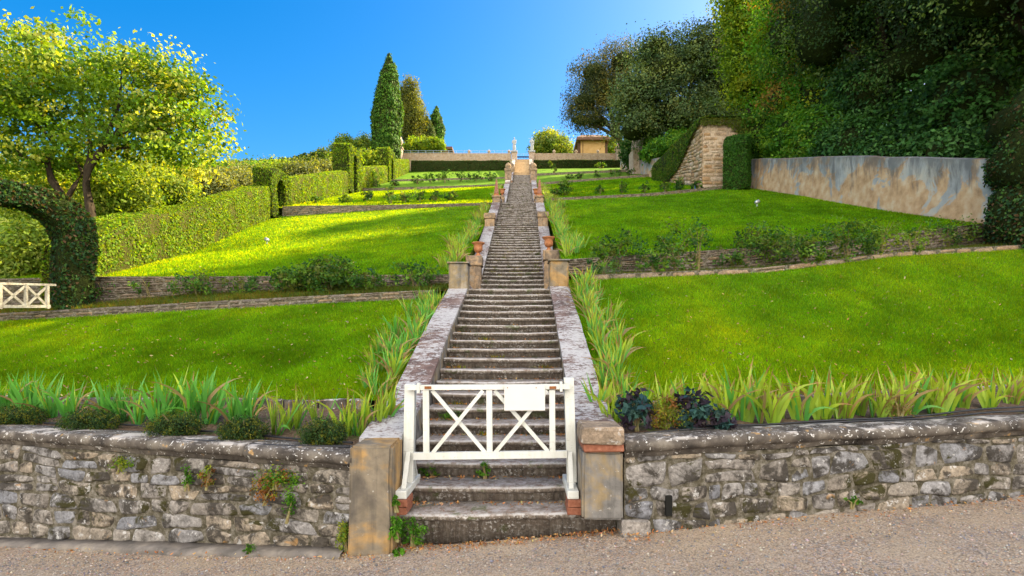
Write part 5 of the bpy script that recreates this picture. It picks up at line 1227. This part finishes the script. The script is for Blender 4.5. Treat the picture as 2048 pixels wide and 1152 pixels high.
for i, (x, y, z, rx, ry, rz, cols, lab) in enumerate(BS):
    x += .55 if y < 27 else 0
    tree('bank_shrub', (x, y, z-rz-.3), [W(x, y, z, rx, ry, rz), W(x-.2, y+rx*.7, z+rz*.2, rx*.8, ry*.7, rz*.8)], lab, cat='shrub', cols=cols, nclus=330, per=30, crad=.4, size=.15, trunk_r=.08, seed=280+i, core=.7, mat_=m_leafdark if cols is GL else m_leaf, inner=.08)
tree('yew_bush', (10.6, 51, 17.6), [lobe(1268, 300, 50.5, 22, 26), lobe(1290, 280, 51, 28, 22), lobe(1300, 262, 51.5, 24, 14), lobe(1262, 318, 50.3, 14, 14)], 'dark drooping conifer bush over the far plaster wall', cat='bush', cols=[(.02, .075, .012), (.035, .11, .015), (.015, .05, .01)], nclus=500, per=26, crad=.6, size=.22, trunk_r=.15, seed=295, core=.6, droop=1.5, flat=.5)
tree('bank_shrub', (12, 43, 15.5), [lobe(1325, 300, 43, 30, 18), lobe(1355, 285, 43, 26, 18), lobe(1300, 310, 43, 14, 10)], 'bright green shrub behind the short grey wall and the buttress', cat='shrub', cols=MG, nclus=420, per=24, crad=.5, size=.2, trunk_r=.1, seed=296, core=.6)
# rest of the wood to the right, mostly beyond the picture
for i, (x, y, z, r_, h, lab) in enumerate([(17, 9, 4, 3.4, 15.5, 'dark tree nearest the path at the right, beyond the ivy pier'), (22.0, 49, 18.5, 3.6, 17.5, 'tall deep wood tree behind the sunlit crown edge'), (23.5, 58, 21, 3.2, 15, 'farthest deep wood tree beyond the holm oak'), (18.6, 20.5, 8.5, 3.4, 12, 'broad dark tree closing the gap above the ivy pier'), (21, 18, 9, 4, 17, 'deep wood tree behind the overhanging evergreen'), (21, 27, 12, 4, 17, 'deep wood tree behind the tall evergreen'), (19.5, 36, 14.5, 3.4, 12, 'deep wood tree behind the sunlit yellow-green tree'), (20, 47, 18, 4.5, 13, 'deep wood tree behind the holm oak')]):
    tree('evergreen_oak', (x, y, z), [W(x, y, z+h*.45, r_, r_, h*.28), W(x-.8, y+.8, z+h*.75, r_*.9, r_*.9, h*.24), W(x+1, y-1, z+h*.62, r_, r_, h*.26)], lab, cols=DK, nclus=750, per=26, crad=.9, size=.26, trunk_r=.35, seed=310+i, core=.7, mat_=m_leafdark, nb=2)
print('FACES', sum(len(o.data.polygons) for o in bpy.data.objects if o.type == 'MESH'))

# ------------------------------------------------------------------ irises
def hit(px, py, lo=4.8, hi=60):
    """where the line of sight through a photo pixel meets the garden"""
    y = lo
    while y < hi:
        x, _, z = P(px, py, y)
        if z <= G(x, y): return x, y, G(x, y)
        y += .02
    return P(px, py, hi)
def iris_mesh(name, n, L, wd, spread, dry, seed, gold=.3):
    r = np.random.default_rng(seed); V = []; Fc = []; Cc = []; o = 0; K = 8
    nf = max(2, n//6)
    fans = [(r.uniform(-spread, spread), r.uniform(-spread*.5, spread*.5), r.uniform(0, math.pi)) for _ in range(nf)]
    for i in range(n):
        fx_, fy_, fa = fans[i % nf]; q = r.uniform(-1, 1); a = fa if q >= 0 else fa+math.pi; lean = abs(q)**1.6*.36+.01
        d = np.array([math.cos(a), math.sin(a), 0]); l = L*r.uniform(.55, 1.12); w_ = wd*r.uniform(.7, 1.15); bend = r.uniform(0, .14)+(r.random() < .07)*r.uniform(.4, 1.0)
        side = np.array([-d[1], d[0], 0])*r.normal(0, .25)
        base = np.array([fx_, fy_, -.02])+d*abs(q)*.03; isdry = r.random() < dry*.22; g = r.random() < gold
        c0 = np.array([.09, .33, .075]) if not g else np.array([.25, .42, .05]); c0 = c0*r.uniform(.8, 1.2); c1 = c0*np.array([1.7, 1.25, .7]); tipc = np.array([.38, .20, .07])*r.uniform(.7, 1.2)
        tipd = r.uniform(.72, .95) if r.random() < dry*1.1 else 1.2
        if isdry: c0 = np.array([.38, .26, .12])*r.uniform(.6, 1.1); c1 = c0*1.1; bend += .5
        for j in range(K+1):
            t = j/K; ang = lean+bend*t**1.6; p = base+(d*math.sin(ang)+side+np.array([0, 0, math.cos(ang)]))*l*t
            if ang > 1.3: p[2] -= .12*l*(t-.5)
            ww = w_*(.75+.35*math.sin(math.pi*min(t*1.2, 1)))*(1 if t < .6 else max(.02, 1-((t-.6)/.4)**1.5))
            wdir = d*math.cos(ang)-np.array([0, 0, math.sin(ang)]); wdir = wdir*.85+np.cross(wdir, [0, 0, 1])*.35
            c = c0*(1-t)+c1*t
            if t > tipd: c = tipc
            for s_ in (-1, 1): V.append(p+wdir*ww/2*s_); Cc.append(c)
        for j in range(K): b = o+j*2; Fc.append((b, b+1, b+3, b+2))
        o += 2*(K+1)
    return mesh(name, np.array(V), np.array(Fc), np.clip(np.array(Cc), .001, 1))
IR = [iris_mesh('iris_clump', 34, .60, .040, .085, .25, 400+i, .15) for i in range(3)]+[iris_mesh('iris_clump', 26, .58, .042, .085, .6, 410+i, .75) for i in range(3)]+[iris_mesh('iris_clump', 38, .56, .032, .12, .5, 420+i, .4) for i in range(3)]
for me in IR: me.materials.append(m_iris)
def iris(px=None, py=None, proto=0, s=1.0, label='', group=None, loc=None, rz=None, wy=1.0):
    if loc is None: s *= .92
    if loc is None: loc = hit(px, py)
    o = bpy.data.objects.new('iris_clump', IR[proto]); C.objects.link(o); o.location = loc; o.scale = (s, s, s*wy); o.rotation_euler = (random.uniform(-.1, .1), random.uniform(-.1, .1), rz if rz is not None else random.uniform(-.5, .5)+random.choice((0, math.pi)))
    return tag(o, label, 'iris plant', group)
GI = 'iris clumps along the left bed'
LI = [(-8, 842, 1.0), (28, 838, 1.05), (62, 836, 1.1), (95, 838, .9), (150, 848, .95), (210, 842, .9), (243, 845, .95), (270, 850, .8), (318, 852, 1.0), (352, 846, 1.1), (392, 850, 1.15), (425, 848, 1.0), (462, 853, .95), (500, 850, .9), (548, 868, .95), (585, 858, .85), (632, 862, .9), (690, 872, .85), (722, 868, .9), (752, 862, .95), (778, 850, .9)]
for i, (px, py, s_) in enumerate(LI):
    iris(px, py, i % 3 if px < 540 else 3+i % 2, s_, 'green iris clump in the left bed behind the wall, %s from the left edge' % ORD[i], GI)
GI = 'iris clumps along the right bed'
RI = [(1205, 830, .9), (1228, 850, .85), (1330, 828, .85), (1385, 838, .95), (1422, 842, .8), (1452, 844, 1.0), (1492, 842, 1.15), (1532, 845, 1.1), (1560, 836, .8), (1598, 842, 1.0), (1652, 840, 1.05), (1682, 838, .95), (1722, 828, .85), (1752, 832, .8), (1788, 834, 1.0), (1812, 830, 1.0), (1868, 828, .95), (1885, 825, 1.05), (1925, 820, .9), (1985, 818, .85), (2020, 806, .8), (2050, 800, .8)]
for i, (px, py, s_) in enumerate(RI):
    iris(px, py, 3+i % 3, s_, 'yellow-green brown-tipped iris clump in the right bed, %s from the stairs' % ORD[i], GI)
def strip(side, y0, y1, n, xs_, name, protos, s_, seed, rngx=.55, grp=None):
    r = random.Random(seed)
    for i in range(n):
        y = y0+(y1-y0)*(i+.5)/n+r.uniform(-.08, .08); x = side*(xs_+r.uniform(0, rngx)*(1 if i % 2 else .3))
        iris(None, None, r.choice(protos), s_*r.uniform(.8, 1.15), 'iris clump %s, %s from the bottom' % (name, ORD[i] if i < len(ORD) else 'number'), grp, (x, y, G(x, y)-.01), rz=r.uniform(0, 6.28))
strip(-1, 6.5, 10.6, 22, 1.30, 'beside the left parapet of the lowest flight', [6, 7, 8, 1], 0.72, 1, .45, 'irises beside the lowest flight, left')
strip(1, 5.7, 10.6, 26, 1.30, 'beside the right parapet of the lowest flight', [6, 7, 8, 4], 0.72, 2, .35, 'irises beside the lowest flight, right')
strip(-1, 12.9, 19.8, 24, 1.32, 'left of the second flight below the brown pillar', [6, 7, 8, 5], 0.76, 3, .6, 'irises beside the second flight, left')
strip(1, 12.9, 19.8, 24, 1.32, 'right of the second flight below the brown pillar', [6, 7, 8, 5], 0.76, 4, .45, 'irises beside the second flight, right')
strip(-1, 20.2, 25.2, 14, 1.32, 'left of the second flight above the brown pillar', [4, 5, 7], 0.72, 5, .5, 'irises above the brown pillars, left')
strip(1, 20.2, 27.5, 20, 1.32, 'right of the second flight above the brown pillar', [4, 5, 7], 0.76, 6, .6, 'irises above the brown pillars, right')
strip(1, 28.2, 41, 24, 1.35, 'right of the third flight', [3, 4, 5], 0.72, 7, .4, 'irises beside the third flight, right')
strip(-1, 30.5, 40, 10, 1.35, 'left of the third flight', [3, 4, 5], 0.61, 8, .3, 'irises beside the third flight, left')

# ------------------------------------------------------------------ bed plants
def bush(name, loc, rx, ry, rz, n, size, cols, label, cat, seed, group=None, aspect=.4, stems=6, m=None, core=.0, up=0, droop=-.5, crad=.3, flat=1.0, low=False):
    r = np.random.default_rng(seed); t = empty(name, loc, label, cat, group); x, y, z = loc
    L = [(x, y, z+rz*(.75 if low else 1.0), rx, ry, rz*(.8 if low else .9))]
    V, Fc, Cc, mi = crown_mesh(L, max(12, n//16), 16, crad*max(rx, rz), size, cols, r, flat, .35, core, aspect=aspect, droop=droop)
    V[:, 2] = np.maximum(V[:, 2], z-.02)
    link('foliage', mesh('foliage', rel(t, V), Fc, Cc, mi), [m or m_leaf, m_core], t)
    if stems:
        tb = Tubes(); rr = random.Random(seed)
        for i in range(stems):
            a = rr.uniform(0, 6.28); e = (x+math.cos(a)*rx*rr.uniform(.3, .85), y+math.sin(a)*ry*.7, z+rz*rr.uniform(.9, 1.7))
            mid = (x+(e[0]-x)*.35, y+(e[1]-y)*.35, z+(e[2]-z)*.6); tb.add([(x+rr.uniform(-.03, .03), y, z-.03), mid, e], [.011*max(1, rx*1.6), .008*max(1, rx*1.6), .003], 5)
        tb.build('stems', m_stem, t)
    return t
def mk():
    k = N('green_stem'); n = k.noise(20, 3); return k.done(k.ramp(n, [(.3, (.16, .10, .05)), (.6, (.22, .20, .08)), (.8, (.34, .30, .22))]), .8)
m_stem = mk()
SAN = [(.035, .075, .025), (.05, .10, .03), (.02, .045, .018), (.14, .15, .02)]
for i, (px, py, w_, h_, l) in enumerate([(32, 858, 100, 48, 'dark green cushion shrub at the far left end of the left bed'), (180, 868, 112, 52, 'dark green cushion shrub in the left bed, second from the left'), (350, 882, 106, 62, 'round cushion shrub in the middle of the left bed'), (486, 888, 92, 58, 'round cushion shrub in the left bed, second from the gate'), (645, 896, 92, 62, 'cushion shrub in the left bed nearest to the gate')]):
    x, y, z = hit(px, py-6); k = y/F
    bush('cushion_shrub', (x, y, z), w_/2*k, .20, h_/2*k, 5200, .026, SAN, l, 'shrub', 500+i, aspect=.35, stems=5, crad=.22, core=.55, droop=-1.5, low=True)
BLU = [(.030, .075, .070), (.045, .10, .085), (.020, .05, .055), (.03, .065, .05), (.04, .03, .045)]
for i, (px, py, w_, h_, l) in enumerate([(1272, 866, 66, 82, 'dark blue-green leafy plant with purple tip, nearest the grey pillar'), (1388, 862, 70, 78, 'dark blue-green leafy plant right of the small yellowish bush'), (1448, 866, 44, 46, 'small blue-green plant beside the irises, right of the dark ones')]):
    x, y, z = hit(px, py); k = y/F; bush('leafy_plant', (x, y, z), w_/2*k, .14, h_/2*k, 420, .075, BLU, l, 'plant', 510+i, aspect=.55, stems=4, crad=.35, m=m_leafdark)
x, y, z = hit(1330, 862); bush('small_bush', (x, y, z), .19, .14, .16, 1500, .03, [(.16, .20, .02), (.24, .22, .03), (.10, .14, .02), (.25, .12, .04)], 'yellowish small-leaved bush between the two dark blue-green plants', 'bush', 515, aspect=.45)
x, y, z = hit(1800, 838); bush('small_bush', (x, y, z), .18, .12, .15, 500, .02, [(.16, .14, .04), (.14, .18, .03), (.24, .16, .07)], 'wiry brownish plant among the right irises near the hoses', 'bush', 516, aspect=.4)
# irrigation hoses
def hose(pts, label, r_=.011, off=.014):
    tb = Tubes(); P3 = []
    for i in range(len(pts)-1):
        a, b_ = pts[i], pts[i+1]
        for q in range(8): f = q/8; x = a[0]+(b_[0]-a[0])*f; y = a[1]+(b_[1]-a[1])*f; P3.append((x, y, G(x, y)+off+.05*0))
    P3.append((pts[-1][0], pts[-1][1], G(*pts[-1][:2])+off)); P3 = [(x, y+.012*math.sin(x*5), z+.012+.008*math.sin(x*4.1)) for x, y, z in P3]
    tb.add(P3, [r_]*len(P3), 6); tag(tb.build('irrigation_hose', m_hose), label, 'hose')
hose([hit(*p)[:2] for p in ((-20, 866), (115, 869), (290, 882), (480, 893), (700, 905))], 'black irrigation hose along the coping of the left wall')
hose([hit(*p)[:2] for p in ((90, 850), (270, 856), (400, 868), (590, 882), (705, 893))], 'black irrigation hose behind the cushion shrubs of the left bed')
hose([hit(*p)[:2] for p in ((1290, 872), (1500, 860), (1700, 850), (1900, 838), (2060, 826))], 'front black irrigation hose beside the coping of the right wall')
hose([hit(*p)[:2] for p in ((1405, 860), (1560, 852), (1760, 843), (1930, 828), (2060, 816))], 'rear black irrigation hose in the right iris bed')

# ------------------------------------------------------------------ rose rows
ROS = [(.045, .12, .025), (.07, .17, .03), (.03, .08, .022), (.12, .22, .03), (.10, .13, .03)]
ROSY = [(.12, .22, .03), (.20, .28, .04), (.06, .13, .02)]
def rose(px, py, w_, h_, label, n, seed, cols=ROS, grp=None, dens=1, size=None):
    x, y, z = hit(px, py, 11); k = y/F
    bush('rose_bush', (x, y, z), w_/2*k, min(.35, w_/2*k), h_/2*k, int(n*dens), size or (.055+.0016*y), cols, label, 'rose bush', seed, grp, aspect=.6, stems=7, crad=.28, flat=.8)
R1 = [(205, 600, 90, 36, 'low rose bush beside the ivy arch, in the left bed', 500), (300, 597, 60, 44, 'thin rose bush in the left bed, second from the ivy arch', 260), (395, 594, 110, 54, 'loose rose bush in the left bed below the hedge end', 800), (490, 590, 80, 40, 'thin rose bush in the left bed before the dense one', 400), (585, 588, 90, 58, 'left part of the dense rose thicket in the left bed', 1700), (660, 586, 110, 72, 'largest dense dark rose bush in the left bed', 3000), (735, 584, 70, 44, 'right part of the dense rose thicket in the left bed', 900), (830, 578, 110, 56, 'open rose bush in the left bed nearest the stairs', 650),
      (1205, 556, 60, 66, 'rose bush nearest the stairs in the right bed', 420), (1240, 548, 100, 92, 'tall arching rose bush in the right bed, second from the stairs', 1100), (1310, 552, 70, 60, 'low rose bush in the right bed, third from the stairs', 600), (1350, 546, 80, 104, 'tall leggy rose bush before the dark right wall', 650), (1396, 545, 50, 118, 'rose bush with bare pale stems in the right bed', 420), (1465, 540, 80, 50, 'low rose bush in the right bed left of the big one', 700), (1530, 536, 130, 90, 'big dense rose bush in the middle of the right bed', 2600), (1610, 530, 90, 62, 'rose bush right of the big dense one in the right bed', 1100), (1695, 524, 130, 86, 'wide arching rose bush in the right bed', 1500), (1760, 516, 90, 80, 'rose bush with pale yellow young leaves in the right bed', 900), (1825, 506, 60, 66, 'upright light green rose bush in the right bed', 380), (1895, 498, 110, 60, 'rose bush trailing over the right end of the dark wall', 900)]
for i, (px, py, w_, h_, l, n) in enumerate(R1): rose(px, py, w_, h_, l, n*.85, 600+i, ROSY if 'light' in l or 'yellow' in l else ROS)
R2 = [(632, 412, 26, 14), (690, 412, 30, 16), (735, 410, 24, 26), (782, 414, 30, 34), (812, 412, 30, 24), (840, 410, 34, 26), (872, 409, 30, 22), (900, 408, 26, 20)]
for i, (px, py, w_, h_) in enumerate(R2): rose(px, py-6, w_, h_, 'small rose bush along the wall behind the sunlit lawn, %s from the left' % ORD[i], 380, 640+i, ROS if i > 1 else ROSY)
R3 = [(1112, 398, 20, 22), (1130, 397, 30, 34), (1200, 395, 20, 20), (1245, 393, 20, 26), (1290, 391, 24, 22), (1330, 390, 22, 24), (1358, 388, 20, 32), (1395, 386, 24, 18)]
for i, (px, py, w_, h_) in enumerate(R3): rose(px, py-5, w_, h_, 'small rose bush along the edging behind the broad right lawn, %s from the stairs' % ORD[i], 300 if i != 1 else 700, 660+i)
R4 = [(728, 376, 30, 30, 1), (752, 374, 34, 34, 1), (790, 372, 18, 10, 1), (835, 368, 26, 18, 1), (862, 367, 30, 22, 1), (890, 366, 34, 28, 1), (922, 364, 34, 24, 1), (952, 363, 30, 22, 1), (980, 362, 26, 20, 1)]
for i, (px, py, w_, h_, q) in enumerate(R4): rose(px, py, w_, h_, 'leafy bush on the far left terrace, %s from the hedge' % ORD[i], 330, 680+i, ROS if i > 1 else MG)
R5 = [(1110, 346, 16, 18), (1140, 358, 20, 10), (1160, 357, 20, 12), (1195, 355, 22, 14), (1230, 352, 26, 14), (1262, 350, 24, 14), (1200, 338, 26, 16), (1100, 334, 10, 14), (1290, 346, 20, 12), (1310, 345, 20, 16)]
for i, (px, py, w_, h_) in enumerate(R5): rose(px, py, w_, h_, 'tiny distant bush on the far right terraces, %s in the row' % ORD[i], 200, 700+i, ROS)
x, y, z = hit(1208, 552, 11); bush('grey_herb', (x, y, z), .33, .2, .12, 900, .05, [(.10, .22, .12), (.14, .28, .16)], 'feathery blue-green herb at the foot of the first right rose bush', 'plant', 720, aspect=.12, stems=0, droop=-2)

# ------------------------------------------------------------------ weeds and wall plants
WD = [(.06, .18, .015), (.10, .25, .02), (.04, .12, .01)]
CR = [(.10, .20, .02), (.20, .24, .03), (.26, .12, .04), (.14, .07, .03)]
def weed(loc, rx, rz, n, size, label, seed, cols=WD, ry=None, cat='weed', asp=.6):
    bush('wild_plant', loc, rx, ry or rx*.6, rz, n, size, cols, label, cat, seed, aspect=asp, stems=3, crad=.3)
weed((-.62, 4.66, .005), .12, .12, 700, .022, 'bright green ferny weed growing against the bottom step', 730)
weed((-.77, 4.60, .33), .035, .05, 120, .03, 'small weed on the inner edge of the ochre pillar, upper one', 731, ry=.03)
weed((-.74, 4.55, .10), .055, .10, 320, .028, 'green weed at the inner foot of the ochre pillar', 732, ry=.03)
weed((-.72, 4.50, -.01), .05, .02, 60, .03, 'little leafy seedling on the gravel by the bottom step', 733)
for (px, py, w_, h_, n, l, cols) in [(560, 952, 90, 34, 900, 'green creeper hanging under the coping of the left wall near the ochre pillar', WD+CR), (540, 975, 60, 50, 500, 'reddish dying creeper below the green creeper on the left wall', CR[1:]), (585, 1000, 16, 70, 260, 'thin strand of creeper hanging down the left wall', WD), (425, 948, 34, 44, 380, 'small reddish creeper on the left wall, second from the pillar', CR), (385, 950, 14, 44, 120, 'thin green strand on the left wall beside the reddish creeper', WD), (250, 925, 50, 26, 300, 'sparse greenery under the coping at the left part of the left wall', CR[:2]), (694, 1062, 18, 74, 380, 'yellow-green climbing weed on the outer side of the ochre pillar', CR[:2]), (1698, 998, 30, 18, 110, 'small plant growing from a joint low in the right wall', WD)]:
    Yw = wallY(P(px, py, 5)[0]); Yw = wallY(P(px, py, Yw)[0]); x, _, z = P(px, py, Yw); k = Yw/F
    bush('creeper', (x, Yw-.07, z-h_/2*k), w_/2*k, .035, h_/2*k, n, .022, cols, l, 'creeper', 740+px, aspect=.7, stems=2, crad=.3)
weed((-2.05, 4.72, gz(-2.05)+.02), .05, .05, 130, .03, 'tiny green tuft at the foot of the left wall', 760, asp=.2)
r = random.Random(5); tuft = [(2, -.55), (3, -.1), (5, -.52), (5, .3), (6, .55), (8, .58), (8, -.6), (11, -.3), (9, -.1), (19, .55), (18, .6)]
for i in range(46): tuft.append((r.randint(20, 46), r.uniform(-.75, .75)))
for i in range(30): tuft.append((r.randint(40, 95), random.choice((-1, 1))*r.uniform(.45, .8)))
VV = []; FF = []; CC = []; o_ = 0; rr = np.random.default_rng(9)
for (st_, x) in tuft:
    y, z, y1, zb = allsteps[st_]; n = 26 if st_ < 20 else 40; sz = .05 if st_ < 20 else .075
    p = np.array([x, y1-.08, z+.005])+rr.normal(0, 1, (n, 3))*np.array([.05, .02, 0]); p[:, 2] = z; v, f, c = blades(p, sz, .012, palette(n, [(.05, .14, .015), (.10, .22, .02), (.14, .17, .04)], .2, rr), .6, rr)
    VV.append(v); FF.append(f+o_); CC.append(c); o_ += len(v)
tag(link('grass_weeds', mesh('grass_weeds', np.concatenate(VV), np.concatenate(FF), np.concatenate(CC)), m_blade), 'small green weeds growing in the joints of the steps', 'weeds', kind='stuff')
y, z, y1, zb = allsteps[1]; 
weed((-.62, y1-.02, z), .10, .05, 120, .06, 'grassy weed behind the left gate foot', 765, asp=.15)
weed((-.08, allsteps[2][0]-.03, allsteps[1][1]), .06, .09, 150, .025, 'thin ferny weed on the riser below the gate', 766, ry=.02)
weed((-.52, allsteps[5][0]-.02, allsteps[4][1]), .16, .05, 260, .04, 'wide grass tuft on the step behind the left cross of the gate', 767, asp=.2)
# dry leaves
def litter(p, size, cols, name, label, flat=.25, seed=1):
    r = np.random.default_rng(seed); n = len(p); d = np.tile([[0, 0, 1.]], (n, 1)); v, f, c = leafs(p, d, size, palette(n, cols, .25, r), flat, .4, r)
    tag(link(name, mesh(name, v, f, c), m_litter), label, 'fallen leaves', kind='stuff')
DR = [(.42, .19, .06), (.50, .26, .10), (.30, .12, .04), (.45, .32, .18)]
r = np.random.default_rng(77); p = []
for i in range(1500):
    x = r.uniform(-5.5, 5.5) if r.random() < .5 else r.uniform(-1.2, 1.4); y = wallY(x)-.02-abs(r.normal(0, .10)); 
    if -.85 < x < 1.15: y = 4.74-abs(r.normal(0, .09))
    if x < -1.2: y -= .1*r.random()
    p.append((x, y, gz(x)+.012+r.uniform(0, .012)))
litter(np.array(p), .032, DR, 'fallen_leaves', 'orange dry leaves lying on the gravel along the wall and bottom step', .5, 5)
p = []
for i in range(1500):
    s_ = int(min(allsteps and r.exponential(6), 60)); y, z, y1, zb = allsteps[s_]; u = r.random(); x = r.uniform(-.78, .78); x = x if r.random() < .6 else math.copysign(.78-abs(r.normal(0, .08)), x)
    yy = (y1-.06)-abs(r.normal(0, .06)); yy = max(yy, y+.02) if s_ != 19 else y+r.uniform(0, .3); p.append((x, yy, z+.008+r.uniform(0, .008)))
litter(np.array(p), .034, DR, 'fallen_leaves', 'dry brown leaves gathered on the treads of the steps', .5, 6)
for key, n, sd_ in (('L1', 900, 7), ('R1', 1100, 8), ('R2', 420, 9), ('L2', 300, 10)):
    V, Fc = lawn_faces[key]; pp, nn = sample(V, Fc, n, np.random.default_rng(sd_), near); pp[:, 2] += .04
    litter(pp, .05 if key[1] == '1' else .06, [(.36, .24, .09), (.38, .22, .07), (.28, .16, .05), (.42, .32, .16)], 'fallen_leaves', 'small dry leaves scattered over the terrace lawn', .5, sd_)
# pebbles in the nearest gravel
n = 16000; r = np.random.default_rng(12); px_ = r.uniform(-4.6, 4.8, n); py_ = 3.5+r.random(n)*2.2; ok = py_ < np.array([wallY(x)-.04 if abs(x) > 1.1 else 4.7 for x in px_]); px_, py_ = px_[ok], py_[ok]; n = len(px_)
pz = np.array([gz(x)+.012*math.sin(x*1.7+y*2) for x, y in zip(px_, py_)]); q = np.stack([px_, py_, pz], 1); q[:, 2] += fbm(q*3, 3, 2)*.0+.003
tet = np.array([(1, 0, 0), (0, 1, 0), (-1, 0, 0), (0, -1, 0), (0, 0, .8), (0, 0, -.8)]); s_ = r.gamma(3, .0014, n)[:, None, None]+.002
V = q[:, None, :]+tet[None]*s_*r.uniform(.6, 1.4, (n, 6, 1)); Fo = np.array([(0, 1, 4), (1, 2, 4), (2, 3, 4), (3, 0, 4), (1, 0, 5), (2, 1, 5), (3, 2, 5), (0, 3, 5)])
Fc = (Fo[None]+np.arange(n)[:, None, None]*6).reshape(-1, 3); cc = np.repeat(palette(n, [(.36, .29, .24), (.46, .40, .35), (.24, .22, .22), (.38, .25, .16), (.17, .17, .19)], .15, r), 6, 0)
def mk():
    k = N('pebble'); a = k.n('ShaderNodeAttribute', attribute_name='Col'); return k.done(a.outputs['Color'], .85)
tag(link('pebbles', mesh('pebbles', V.reshape(-1, 3), Fc, cc), mk(), smooth=False), 'loose grey and tan pebbles on the gravel path', 'pebbles', kind='stuff')

# ------------------------------------------------------------------ small things on the lawns
def flood(px, py, s, label, rz, lo=12):
    x, y, z = hit(px, py, lo); t = empty('flood_lamp', (x, y, z), label, 'flood lamp')
    b = MB(); b.lathe([(.05*s, 0), (.05*s, .02*s), (.014*s, .03*s), (.014*s, .13*s)], (x, y, z), 8); b.build('stand', m_metal, t)
    b = MB(); b.lathe([(.055*s, -.09*s), (.075*s, -.04*s), (.08*s, .09*s), (.07*s, .10*s)], (0, 0, 0), 14)
    M = Matrix.Translation((x, y, z+.18*s)) @ Matrix.Rotation(rz, 4, 'Z') @ Matrix.Rotation(math.radians(65), 4, 'Y')
    for v in b.bm.verts: v.co = M @ v.co
    b.build('head', m_metal, t, True)
    b = MB(); b.lathe([(.066*s, .101*s), (.06*s, .106*s)], (0, 0, 0), 14)
    for v in b.bm.verts: v.co = M @ v.co
    b.build('lens', m_glass, t)
flood(534, 488, .8, 'small metal flood lamp on the sunlit left lawn', 2.6); flood(1514, 413, .9, 'grey metal flood lamp on the broad right lawn near the plaster wall', .3, 20)
flood(740, 400, 1.1, 'distant small flood lamp on the third left lawn', .2, 27); flood(1321, 362, 1.2, 'distant small flood lamp before the stone buttress', .4, 30)
b = MB(); x, y, z = hit(1768, 513, 10); b.box(x-.09, x+.06, y+.05, y+.08, z, z+.09, .006); tag(b.build('label_plate', m_white), 'small white plate leaning on the edging stones below the roses', 'plate')
x, y, z = hit(744, 552, 12); tb = Tubes(); tb.add([(x+.02, y, z-.02), (x, y, z+.13), (x-.03, y, z+.16), (x-.05, y, z+.15)], [.010, .010, .010, .008], 6); tag(tb.build('blue_stake', m_blue), 'short bent blue pipe beside the dense rose thicket', 'pipe')
x, y, z = hit(1390, 383, 27); tb = Tubes(); tb.add([(x, y, z), (x, y, z+.35)], [.03, .03], 6); tag(tb.build('blue_stake', m_blue), 'small blue stake at the right end of the far rose row', 'stake')
print('FACES', sum(len(o.data.polygons) for o in bpy.data.objects if o.type == 'MESH'))
